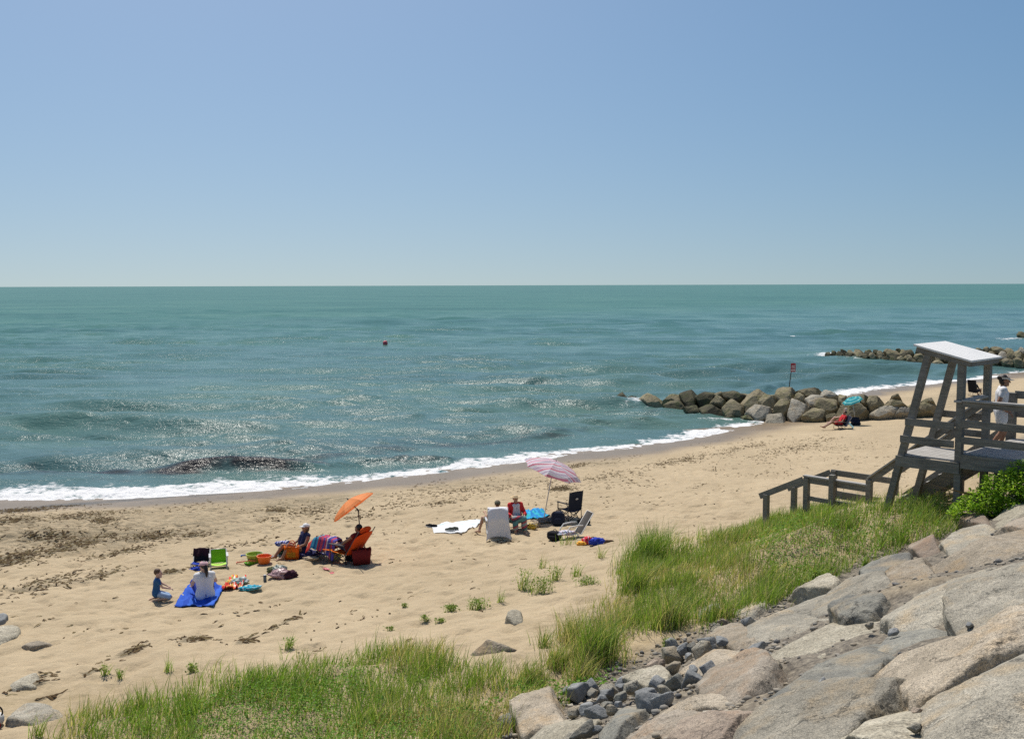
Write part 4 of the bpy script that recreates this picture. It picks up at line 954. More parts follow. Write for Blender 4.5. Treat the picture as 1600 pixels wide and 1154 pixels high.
def leaf_mat(name, transl=.35, rough=.55, spec=.3):
    t = NT(name); c = t.attr('tint', 'Color')
    b = t.bsdf(Base_Color=c, Roughness=rough, Specular_IOR_Level=spec)
    tr = t.n('ShaderNodeBsdfTranslucent', {'Color': t.mix(1, c, (1.25, 1.35, .7), 'MULTIPLY')}); mx = t.n('ShaderNodeMixShader', {'Fac': transl})
    t.set(mx.inputs[1], b.outputs[0]); t.set(mx.inputs[2], tr.outputs[0]); t.set(t.out.inputs[0], mx.outputs[0]); return t.m
M_GRASS = leaf_mat('marram blades', .4, .6, .25); M_LEAF = leaf_mat('leaves', .3, .6, .18)

def grass_cols(n, g, dry, dark=1.0):
    green = np.array([.27, .37, .07]); deep = np.array([.14, .23, .04]); straw = np.array([.58, .49, .26]); blue = np.array([.28, .34, .16])
    u = g.uniform(0, 1, n)[:, None]
    c = deep + (green - deep) * u
    c = np.where(g.uniform(0, 1, n)[:, None] < .12, blue, c)
    c = np.where(g.uniform(0, 1, n)[:, None] < np.asarray(dry).reshape(-1, 1), straw * g.uniform(.55, 1.1, n)[:, None], c)
    return c * g.uniform(.75, 1.25, n)[:, None] * dark

def leaves(name, c, size, cols, g, mat=M_LEAF, parent=None, upb=.6):
    """small folded leaves at the points c"""
    n = len(c)
    d = g.normal(0, 1, (n, 3)); d[:, 2] = np.abs(d[:, 2]) * .4; d /= np.linalg.norm(d, axis=1)[:, None]
    nr_ = g.normal(0, .6, (n, 3)) + np.array([0, 0, upb * 1.6]); nr_ -= (nr_ * d).sum(1)[:, None] * d; nr_ /= np.linalg.norm(nr_, axis=1)[:, None]
    s = np.cross(nr_, d); L = size[:, None]
    V = np.stack([c, c + d * L * .45 + s * L * .30 + nr_ * L * .10, c + d * L, c + d * L * .45 - s * L * .30 + nr_ * L * .10, c + d * L * .5], 1).reshape(-1, 3)
    b = np.arange(n)[:, None] * 5
    f = np.concatenate([b + np.array([[0, 1, 4]]), b + np.array([[1, 2, 4]]), b + np.array([[2, 3, 4]]), b + np.array([[3, 0, 4]])], 0)
    me = np_mesh(name, V, f); attr_c(me, 'tint', np.repeat(cols, 5, 0))
    return add(name, me, mat, parent)
def leaf_cols(n, g, base=(.10, .22, .03), lite=(.22, .38, .05)):
    u = g.uniform(0, 1, n)[:, None] ** 1.3
    return (np.array(base) + (np.array(lite) - np.array(base)) * u) * g.uniform(.8, 1.2, n)[:, None]
A_POLY = [(85, 1165), (150, 1120), (230, 1092), (330, 1066), (420, 1048), (470, 1040), (540, 1030), (620, 1016), (680, 1022), (740, 1040), (800, 1062), (880, 1084), (900, 1100), (850, 1118), (800, 1140), (770, 1170), (790, 1420), (-100, 1420)]
B_POLY = [(880, 1022), (915, 985), (955, 940), (975, 905), (985, 880), (1020, 868), (1070, 852), (1140, 836), (1205, 806), (1290, 800), (1400, 790), (1480, 784), (1505, 815), (1440, 852), (1360, 888), (1270, 918), (1205, 948), (1150, 962), (1080, 988), (1010, 996), (965, 1010), (985, 1030), (930, 1046), (890, 1042)]
pA, clA, gA = roots(A_POLY, 800, (-9, 2.5, 8.5, 17.5), 1, .5, .8, .32)
h = (.15 + .27 * np.clip(clA, 0, 1)) * gA.uniform(.55, 1.3, len(pA))
dryA = np.clip(.12 + .5 * sstep(.0, .5, fbm(pA[:, 0] * .6, pA[:, 1] * .6, 0, 91, 2)) + .25 * sstep(-2.5, 1.5, pA[:, 0]), 0, .85)
tag(blades('marram_grass', pA, h, .011 * gA.uniform(.6, 1.5, len(pA)), .36, grass_cols(len(pA), gA, dryA), gA, mat=M_GRASS), kind='stuff')
pB, clB, gB = roots(B_POLY, 950, (.5, 10.5, 14, 25), 2, .4, .9, .5)
h = (.14 + .25 * np.clip(clB, 0, 1)) * gB.uniform(.55, 1.3, len(pB))
dryB = np.clip(.16 + .55 * sstep(-.05, .5, fbm(pB[:, 0] * .7, pB[:, 1] * .7, 0, 92, 2)) * sstep(7, 3, pB[:, 0]) + .10 * sstep(.5, .0, clB), 0, .85)
tag(blades('dune_grass', pB, h, .011 * gB.uniform(.6, 1.5, len(pB)), .38, grass_cols(len(pB), gB, dryB), gB, mat=M_GRASS), kind='stuff')
# leafy weeds among the dune grass
LB = [(1180, 850), (1250, 822), (1400, 812), (1480, 800), (1500, 818), (1430, 850), (1330, 885), (1250, 905), (1180, 890)]
pM, cM, gM = roots(LB, 420, (3.5, 10, 15, 22), 6, .3, .6)
pM = pM + np.stack([0 * cM, 0 * cM, gM.uniform(.02, .28, len(pM))], -1)
tag(leaves('weeds', pM, gM.uniform(.03, .06, len(pM)), leaf_cols(len(pM), gM), gM), kind='stuff')
C1 = [(1325, 745), (1350, 722), (1390, 700), (1425, 690), (1450, 720), (1400, 745), (1360, 750)]
p1, c1, g1_ = roots(C1, 170, (6, 16, 22, 36), 3, .9, 1.1)
tag(blades('sparse_grass', p1, .42 * g1_.uniform(.6, 1.3, len(p1)), .014 * g1_.uniform(.7, 1.4, len(p1)), .35, grass_cols(len(p1), g1_, np.full(len(p1), .35), 1.15), g1_, mat=M_GRASS), kind='stuff')
C2 = [(1480, 700), (1520, 690), (1540, 660), (1585, 640), (1720, 640), (1720, 730), (1500, 730)]
p2, c2, g2_ = roots(C2, 260, (9, 26, 19, 34), 4, .4, .8)
tag(blades('bank_grass', p2, .45 * g2_.uniform(.6, 1.3, len(p2)), .016 * g2_.uniform(.7, 1.4, len(p2)), .4, grass_cols(len(p2), g2_, np.full(len(p2), .1), 1.2), g2_, mat=M_GRASS), kind='stuff')

# broad-leaved creepers among the near grass
LP = [(110, 1180), (200, 1130), (300, 1110), (360, 1075), (420, 1055), (500, 1050), (560, 1048), (640, 1060), (720, 1075), (740, 1110), (760, 1170), (770, 1400), (60, 1400)]
pL, cL, gL = roots(LP, 1150, (-7.5, 2, 9, 16.5), 5, .35, .55)
pL = pL + np.stack([gL.normal(0, .03, len(pL)), gL.normal(0, .03, len(pL)), gL.uniform(.02, .30, len(pL)) * np.clip(cL, .2, 1)], -1)
tag(leaves('ground_cover', pL, gL.uniform(.022, .05, len(pL)), leaf_cols(len(pL), gL), gL), kind='stuff')
LP2 = [(860, 1098), (880, 1080), (935, 1062), (950, 1050), (940, 1075), (900, 1100)], [(790, 1100), (830, 1072), (870, 1080), (850, 1098), (820, 1104)], [(745, 1140), (760, 1100), (785, 1105), (780, 1160)]
for i, (poly, lab) in enumerate(zip(LP2, ('low leafy creeper spreading on sand left of the dark rubble', 'dark leafy creeper at the right end of the near grass', 'dark leafy creeper beside the upright brown block'))):
    q, cq, gq = roots(poly, 900, (-1.5, 3, 12, 17.5), 8 + i, .3, 1)
    q = q + np.stack([0 * cq, 0 * cq, gq.uniform(.01, .14, len(q))], -1)
    root = thing('creeper', lab, 'plant', q.mean(0) * np.array([1, 1, 0]) + np.array([0, 0, q[:, 2].min()]))
    q = q - np.array(root.location)
    leaves('foliage', q, gq.uniform(.04, .08, len(q)), leaf_cols(len(q), gq), gq, parent=root)
    mb = MB()
    for k in range(0, len(q), max(1, len(q) // 14)): mb.tube([(q[k][0] * .3, q[k][1] * .3, 0.0), q[k]], [.006, .003], 5)
    mb.build('stem', plain('creeper stem %d' % i, (.16, .11, .05)), root)

# single plants on the open sand: each a thing with stems and leaves
def beach_plant(px, py, hpx, wpx, lab, leafy, seed):
    g = np.random.default_rng(seed); p = P(px, py); sc = p[1] / F
    H, Wd = hpx * sc, wpx * sc
    root = thing('beach_plant', lab, 'plant', p, group='plants scattered on the open sand')
    n = int(14 + wpx * 1.1)
    q = np.stack([g.normal(0, Wd * .24, n), g.normal(0, Wd * .24, n), np.zeros(n)], -1)
    b = blades('stem', q, H * g.uniform(.5, 1.15, n), .010 * g.uniform(.8, 1.5, n), .38, grass_cols(n, g, np.full(n, .2), 1.1), g, mat=M_GRASS); b.parent = root
    if leafy:
        n = int(leafy * wpx)
        q = np.stack([g.normal(0, Wd * .26, n), g.normal(0, Wd * .2, n), g.uniform(.02, H * .7, n)], -1)
        leaves('foliage', q, g.uniform(.03, .06, n), leaf_cols(n, g, (.13, .20, .04), (.30, .38, .08)), g, parent=root)
for i, a in enumerate([
 (818, 918, 44, 26, 'tall upright shoots with pale leaves at the left of the leafy clump on the sand', 5), (845, 925, 34, 34, 'broad yellow-green leafy plant in the middle of the clump on the sand', 9), (868, 906, 34, 26, 'spiky green plant at the right of the leafy clump on the sand', 3),
 (846, 888, 26, 12, 'small upright shoot above the leafy clump', 1), (900, 900, 26, 18, 'thin grassy plant between the leafy clump and the dune grass', 1), (918, 912, 16, 36, 'low leafy runner just left of the dune grass', 6), (938, 872, 26, 14, 'tuft beside the colourful towel bundle', 0),
 (705, 954, 14, 22, 'low yellow-green plant, left one of the pair above the stone', 8), (745, 952, 26, 34, 'low leafy plant, larger one of the pair above the stone', 8), (782, 940, 24, 12, 'thin sprig right of the pair of low plants', 0), (664, 968, 10, 14, 'tiny leafy seedling in front of the low plants', 5), (688, 972, 8, 14, 'tiny seedling next to the seedling in front of the low plants', 5),
 (262, 1048, 30, 16, 'upright grass sprout beside the dark weed streak', 0), (165, 1052, 22, 14, 'grey-green sprout left of the near grass', 2), (187, 1060, 24, 12, 'sprout at the very tip of the near grass', 2), (452, 1012, 24, 20, 'lone green sprout above the near grass', 3), (632, 948, 8, 10, 'tiny green seedling far out on the bare sand', 5), (610, 985, 10, 12, 'little seedling over the crest of the near grass', 4), (300, 1050, 20, 16, 'small leafy sprout where the near grass begins', 5),
 (886, 850, 22, 26, 'thin dry shoots in front of the grey lounge chair', 0), (1040, 1012, 24, 12, 'small shoot among stones of the rubble', 3), (1280, 912, 30, 36, 'bright green leafy weed at the bank edge', 16), (1352, 882, 16, 8, 'dark single shoot between grass and stones', 2), (1545, 812, 12, 24, 'green weed growing between stones below the shrub', 12)]):
    beach_plant(*a, 900 + i)
# wide round tufts that stand alone
def tuft(px, py, hpx, wpx, lab, seed, dry=.25, dens=5.0):
    g = np.random.default_rng(seed); p = P(px, py); sc = p[1] / F
    H, Wd = hpx * sc, wpx * sc; n = int(wpx * dens)
    q = np.stack([g.normal(0, Wd * .20, n), g.normal(0, Wd * .20, n), np.zeros(n)], -1)
    q[:, 2] = terr(q[:, 0] + p[0], q[:, 1] + p[1]) - p[2]
    o = blades('grass_tuft', q, H * g.uniform(.55, 1.2, n), .010 * g.uniform(.8, 1.4, n), .42, grass_cols(n, g, np.full(n, dry)), g, mat=M_GRASS)
    o.location = [float(v) for v in p]; tag(o, lab, 'grass tuft', 'separate grass tufts')
for i, a in enumerate([(932, 1030, 78, 80, 'thick round green tuft beside the stone bank', 960, .18, 8.0), (890, 1000, 54, 60, 'dry straw-coloured tuft left of the round green tuft', 961, .75, 4.0), (1010, 872, 56, 90, 'dark green tuft at the seaward corner of the dune grass', 962, .08, 8.0),
                       (990, 925, 60, 60, 'tall loose tuft on the left flank of the dune grass', 963, .2, 5.0), (1042, 978, 64, 70, 'tall yellowish tuft next to the chunky grey boulder', 964, .4, 6.0), (830, 1068, 40, 60, 'straggling tuft at the right end of the near grass', 965, .4, 5.0), (60, 1150, 40, 34, 'thin tuft in front of the flat sunken boulder', 966, .3, 1.6),
                       (905, 1062, 50, 60, 'half dry tuft between the near grass and the round green tuft', 968, .5, 4.0), (868, 1040, 44, 60, 'sparse straw tuft over the right end of the near grass', 969, .6, 3.5), (1120, 968, 44, 70, 'loose tuft along the bank rim right of the chunky grey boulder', 970, .3, 5.0),
                       (850, 1010, 34, 36, 'small thin tuft on the sand by the pointed brown stone', 967, .4, 2.5)]):
    tuft(*a)

# the bright shrub at the foot of the stand
def shrub():
    base = np.array([9.0, 17.75, 4.25]); g = np.random.default_rng(77)
    base[2] = float(terr(base[0], base[1]))
    root = thing('shrub', 'bright green leafy shrub at the foot of the wooden stand', 'shrub', base)
    blobs = [(.05, 0, .45, .55, .45, .42), (-.42, .05, .22, .42, .35, .28), (.55, -.05, .62, .55, .45, .42), (1.1, -.1, .75, .6, .5, .5), (-.72, .02, .08, .32, .3, .2), (.25, -.35, .25, .5, .35, .3), (.8, -.4, .45, .5, .4, .35), (1.7, -.2, .7, .6, .5, .5), (.35, .1, .80, .3, .28, .22), (-.15, .1, .62, .26, .25, .2), (.8, .05, .98, .3, .25, .18)]
    C = []; K = []
    for (x, y, z, a, b, c_) in blobs:
        n = int(5200 * a * b * 2.2)
        d = g.normal(0, 1, (n, 3)); d /= np.linalg.norm(d, axis=1)[:, None]
        r = g.uniform(.45, 1.08, n) ** .6
        q = np.array([x, y, z]) + d * r[:, None] * np.array([a, b, c_])
        k = fbm(q[:, 0] * 5, q[:, 1] * 5, q[:, 2] * 5, 78, 2) > -.28
        C.append(q[k]); 
    C = np.concatenate(C); C = C[C[:, 2] > -.1]
    n = len(C)
    leaves('crown', C, g.uniform(.04, .075, n), leaf_cols(n, g, (.17, .32, .025), (.44, .60, .06)), g, parent=root, upb=.8)
    mb = MB()
    for k in range(26):
        q = C[g.integers(0, n)]
        mb.tube([(q[0] * .3, q[1] * .3, -.1), (q[0] * .7, q[1] * .7, q[2] * .55), q * .95], [.014, .009, .003], 6)
    for k in range(7):
        a = -.6 - .1 * k; mb.tube([(-.2, .1, .3), (a, .15, .35 + .03 * k), (a - .35, .2, .22 + .07 * k)], [.006, .004, .002], 5)
    mb.build('stem', plain('shrub stem', (.13, .09, .05)), root)
shrub()
# ================================================================ WOODEN STAND AND BEACH STAIRS
def wood_mat(name, a, b, c_):
    t = NT(name); co = t.n('ShaderNodeTexCoord').outputs['Object']
    rot = t.n('ShaderNodeMapping', {'Vector': co, 'Rotation': (0, 0, R(-46.2))}).outputs[0]
    st = t.n('ShaderNodeMapping', {'Vector': rot, 'Scale': (30, 2.2, 30)}).outputs[0]
    g = t.noise(st, 1.0, 6, .65, .8); bl = t.noise(co, 2.3, 4); kn = t.noise(co, 60, 3)
    c = t.ramp(t.math('ADD', t.math('MULTIPLY', g, .65), t.math('MULTIPLY', bl, .35)), [(.3, a), (.5, b), (.72, c_)])
    t.bsdf(Base_Color=c, Roughness=.85, Specular_IOR_Level=.2, Normal=t.bump(kn, .2, .004, t.bump(g, .5, .008))); return t.m
M_WOOD = wood_mat('weathered grey wood', (.10, .092, .078), (.205, .193, .168), (.32, .305, .275))
M_DECK = wood_mat('pale deck boards', (.24, .23, .21), (.38, .365, .34), (.50, .485, .46))  # paler wood for decks, treads, counter and handrail caps
M_ROOF = plain('white painted roof', (.74, .73, .70), .6, .14, 9, .3)
EA = np.array([-.692, .722, 0]); RB = np.array([.722, .692, 0]); Q0 = np.array([8.56, 18.8, 0])
def Q(a, b, z): return Q0 + EA * a + RB * b + np.array([0, 0, z])
def quadboard(mb, pts, th):
    top = [np.asarray(p, float) for p in pts]; bot = [p - np.array([0, 0, th]) for p in top]
    mb.raw(top + bot, [(0, 1, 2, 3), (7, 6, 5, 4)] + [(i, i + 4, (i + 1) % 4 + 4, (i + 1) % 4) for i in range(4)])
class Root:
    def __init__(s, name, label, cat, base): s.o = thing(name, label, cat, base); s.b = np.asarray(base, float)
    def put(s, mb, name, mat, **k):
        mb.v = [tuple(np.asarray(p) - s.b) for p in mb.v]; return mb.build(name, mat, s.o, **k)
st = Root('lifeguard_stand', 'weathered wooden lifeguard stand with a white tilted roof on leaning posts', 'lifeguard stand', Q(.6, .6, float(terr(*Q(.6, .6, 0)[:2]))))
W = .128
for b in (0, 1.27):
    mb = MB(); mb.beam(Q(1.47, b, 4.0 - .3), Q(.62, b, 7.33), W, W, EA); st.put(mb, 'post', M_WOOD, bevel=.008)
    mb = MB(); mb.beam(Q(0, b, 3.6), Q(0, b, 7.10), W, W, EA); st.put(mb, 'post', M_WOOD, bevel=.008)
mb = MB()
n = 9
for i in range(n):
    b0, b1 = -.12 + 1.50 * i / n, -.12 + 1.50 * (i + 1) / n - .009
    quadboard(mb, [Q(.90, b0, 7.43), Q(-.22, b0, 7.165), Q(-.22, b1, 7.165), Q(.90, b1, 7.43)], .035)
st.put(mb, 'roof', M_ROOF)
mb = MB()
for b in (-.06, 1.33): mb.beam(Q(.86, b, 7.335), Q(-.18, b, 7.09), .04, .10, (0, 0, 1))
mb.beam(Q(-.17, -.03, 7.09), Q(-.17, 1.30, 7.09), .04, .10); mb.beam(Q(.85, -.03, 7.33), Q(.85, 1.30, 7.33), .04, .10)
st.put(mb, 'roof_rafter', M_WOOD)
mb = MB()
for i in range(8):
    a0 = .08 + i * .137
    quadboard(mb, [Q(a0, -.04, 5.235), Q(a0 + .131, -.04, 5.235), Q(a0 + .131, 1.25, 5.235), Q(a0, 1.25, 5.235)], .035)
st.put(mb, 'deck', M_DECK)
mb = MB()
for b in (-.085, 1.30): mb.beam(Q(1.20, b, 5.09), Q(-.05, b, 5.09), .045, .21, (0, 0, 1))
mb.beam(Q(1.19, -.05, 5.08), Q(1.19, 1.27, 5.08), .04, .20)
st.put(mb, 'deck_fascia', M_WOOD)
for z, s in ((5.95, .02), (5.60, .0)):
    for b, dz in ((-.09, 0), (1.36, .04)):
        aa = 1.15 - (z - 5.25) * .257
        mb = MB(); mb.beam(Q(aa + .06, b, z - .06 + dz), Q(.07, b, z - .06 + dz), .04, .14, (0, 0, 1)); st.put(mb, 'rail', M_WOOD, bevel=.005)
mb = MB(); mb.beam(Q(.02, -.1, 6.37), Q(.02, 1.36, 6.37), .15, .04); st.put(mb, 'counter', M_DECK, bevel=.005)

sr = Root('beach_stairs', 'weathered grey wooden stairs with railings running down to the sand', 'stairs', Q(3, 1.8, float(terr(*Q(3, 1.8, 0)[:2]))))
B0, B1 = 1.42, 2.48
def boards(mb, a0, a1, b0, b1, z, wdt=.14):
    n = max(1, int((a1 - a0) / wdt)); s = (a1 - a0) / n
    for i in range(n): quadboard(mb, [Q(a0 + i * s, b0, z), Q(a0 + i * s + s - .007, b0, z), Q(a0 + i * s + s - .007, b1, z), Q(a0 + i * s, b1, z)], .035)
mb = MB(); boards(mb, -5.5, -.09, -.04, B1 + .05, 5.39); sr.put(mb, 'upper_deck', M_DECK)
mb = MB(); boards(mb, 2.52, 4.0, B0 - .1, B1 + .05, 3.30); sr.put(mb, 'landing', M_DECK)
nst = 11
for i in range(1, nst):
    z = 5.39 - i * .19; a = -.06 + (i - 1) * .252 + .02
    mb = MB(); quadboard(mb, [Q(a, B0, z), Q(a + .27, B0, z), Q(a + .27, B1, z), Q(a, B1, z)], .04); sr.put(mb, 'tread', M_DECK)
for i in range(1, 4):
    z = 3.30 - i * .19; a = 4.0 + (i - 1) * .27
    mb = MB(); quadboard(mb, [Q(a, B0, z), Q(a + .28, B0, z), Q(a + .28, B1, z), Q(a, B1, z)], .04); sr.put(mb, 'tread', M_DECK)
for b in (B0 - .03, B1 + .03):
    mb = MB(); mb.beam(Q(-.05, b, 5.22), Q(2.55, b, 3.24), .05, .26, (0, 0, 1)); sr.put(mb, 'stringer', M_WOOD)
    mb = MB(); mb.beam(Q(3.98, b, 3.16), Q(5.05, b, 2.42), .05, .24, (0, 0, 1)); sr.put(mb, 'stringer', M_WOOD)
    mb = MB(); mb.beam(Q(2.5, b - .02, 3.16), Q(4.02, b - .02, 3.16), .04, .2, (0, 0, 1)); sr.put(mb, 'landing_fascia', M_WOOD)
mb = MB(); mb.beam(Q(-.07, -.085, 5.235), Q(-5.5, -.085, 5.235), .045, .27, (0, 0, 1)); sr.put(mb, 'deck_fascia', M_WOOD)
mb = MB(); mb.beam(Q(-.04, B0, 5.24), Q(-.04, B1, 5.24), .04, .22); sr.put(mb, 'deck_fascia', M_WOOD)
nb_, fb_ = B0 - .12, B1 + .08
def post(a, b, z0, z1, w=.12): mb_ = MB(); mb_.beam(Q(a, b, z0), Q(a, b, z1), w, w, EA); sr.put(mb_, 'post', M_WOOD, bevel=.006)
def rail(p, q, h=.14, w=.04, cap=False):
    mb_ = MB(); mb_.beam(p, q, w, h, (0, 0, 1)); o = sr.put(mb_, 'rail', M_WOOD, bevel=.004)
    if cap:
        up = np.array([0, 0, h / 2 + .022])
        mb_ = MB(); mb_.beam(np.asarray(p) + up, np.asarray(q) + up, .13, .035, (0, 0, 1)); sr.put(mb_, 'handrail', M_DECK, bevel=.004)
for b in (nb_, fb_):
    rail(Q(4.0, b, 4.12), Q(2.45, b, 4.12), cap=(b == nb_))
    rail(Q(5.16, b, 3.55), Q(4.03, b, 4.11), cap=False)
    rail(Q(2.45, b, 4.28), Q(.05, b, 6.24), cap=True)
    post(4.98, b, 2.0, 3.62); post(3.93, b, 2.2, 4.17); post(2.42, b, 2.6, 4.34)
post(3.25, nb_ - .09, 2.2, 4.34)
rail(Q(4.0, nb_, 3.70), Q(2.45, nb_, 3.70), .10, cap=False); rail(Q(4.0, fb_, 3.60), Q(2.45, fb_, 3.60), .18)
rail(Q(2.40, fb_, 3.66), Q(.05, fb_, 5.62), .12)
for a in (-1.75, -3.5, -5.3):
    post(a, -.02, 3.6, 6.34); post(a, fb_, 3.6, 6.30)
post(-.02, fb_ + .02, 3.4, 6.34, .16)
for z, h, cp in ((6.33, .10, True), (5.96, .14, False), (5.64, .14, False)):
    rail(Q(-.08, -.10, z), Q(-5.5, -.10, z), h, .04, cp)
for z, h in ((6.30, .16), (5.90, .14), (5.6, .14)):
    rail(Q(-.06, fb_ + .06, z), Q(-5.5, fb_ + .06, z), h)
for a, b in ((.9, B0 + .05), (.9, B1 - .05), (1.9, B0 + .05), (1.9, B1 - .05)): post(a, b, 2.6, 5.1 - .78 * a, .1)
for a in (-.6, -2.2): post(a, .35, 3.5, 5.3, .12); post(a, 2.2, 3.5, 5.3, .12)
# ================================================================ PEOPLE
M_SKIN = plain('tanned skin', (.50, .29, .19), .55, .08, 40, .1)
M_SKIN2 = plain('fair skin', (.60, .38, .28), .55, .06, 40, .1)
M_SKIN3 = plain('sun-browned skin', (.34, .175, .105), .5, .08, 40, .1)
M_BROWN = plain('brown hair', (.10, .055, .03), .6, .2, 120, .4)
M_BLACK = plain('dark hair', (.022, .017, .015), .5, .2, 120, .4)
M_GREYH = plain('grey hair', (.45, .42, .38), .6, .15, 120, .4)
M_EYE = plain('eye', (.02, .018, .015), .3, .05)
M_LIP = plain('lips', (.36, .14, .11), .5, .05)
def face_rot(f): return math.atan2(-f[0], f[1])
A = lambda *v: np.array(v, float)

def torso(pel, lean, twist=0.0, hf=(0, 1, 0), nod=0.0, L=1.0):
    """pelvis point + backward lean (rad) -> spine joints"""
    pel = A(*pel); up = A(math.sin(twist) * .2, -math.sin(lean), math.cos(lean)); up /= np.linalg.norm(up)
    J = dict(pel=pel, waist=pel + up * .17, chest=pel + up * .37 * L, neck=pel + up * .49 * L)
    J['up'] = up; J['shc'] = pel + up * .455 * L
    J['shL'] = J['shc'] + A(-.175, 0, 0); J['shR'] = J['shc'] + A(.175, 0, 0)
    hup = A(0, -math.sin(lean * .45) + nod, math.cos(lean * .45)); hup /= np.linalg.norm(hup)
    J['hup'] = hup; f = A(*hf); f = f - hup * (f @ hup); J['hf'] = f / np.linalg.norm(f)
    J['head'] = J['neck'] + hup * .14 + J['hf'] * .025
    J['hipL'] = pel + A(-.09, 0, 0); J['hipR'] = pel + A(.09, 0, 0)
    return J

def trunk(mb, J, inf=0.0, w=1.0):
    for s in (-1, 1):
        o = A(s * .062 * w, 0, 0)
        mb.cap(J['pel'] + o * 1.25, J['waist'] + o * .9, .108 * w + inf, .090 * w + inf, 14)
        mb.cap(J['waist'] + o * .9, J['chest'] + o * 1.3, .090 * w + inf, .098 * w + inf, 14)
        mb.cap(J['chest'] + o * 1.3, J['shc'] + o * 1.6, .098 * w + inf, .06 * w + inf, 14)
    mb.cap(J['shL'], J['shR'], .052 + inf, .052 + inf, 12)

def hand(mb, el, wr, curl=.5, side=1):
    d = wr - el; d /= np.linalg.norm(d)
    a, b, _ = frame(d)                              # a across the palm, b its back
    for k in (-1, 0, 1): mb.cap(wr, wr + d * .075 + a * k * .022, .02, .019, 8, 3)
    for i, (o, L) in enumerate(((-.031, .062), (-.011, .074), (.011, .070), (.031, .054))):
        k0 = wr + d * .085 + a * o; k1 = k0 + (d * math.cos(curl) - b * math.sin(curl)) * L * .55
        k2 = k1 + (d * math.cos(curl * 2) - b * math.sin(curl * 2)) * L * .5
        mb.cap(k0, k1, .0095, .009, 7, 2); mb.cap(k1, k2, .009, .0075, 7, 2)
    t0 = wr + d * .03 + a * side * .028; t1 = t0 + (d * .6 + a * side * .7 - b * .3) * .04; t2 = t1 + (d * .9 + a * side * .1 - b * .4) * .03
    mb.cap(t0, t1, .0125, .011, 7, 2); mb.cap(t1, t2, .011, .009, 7, 2)

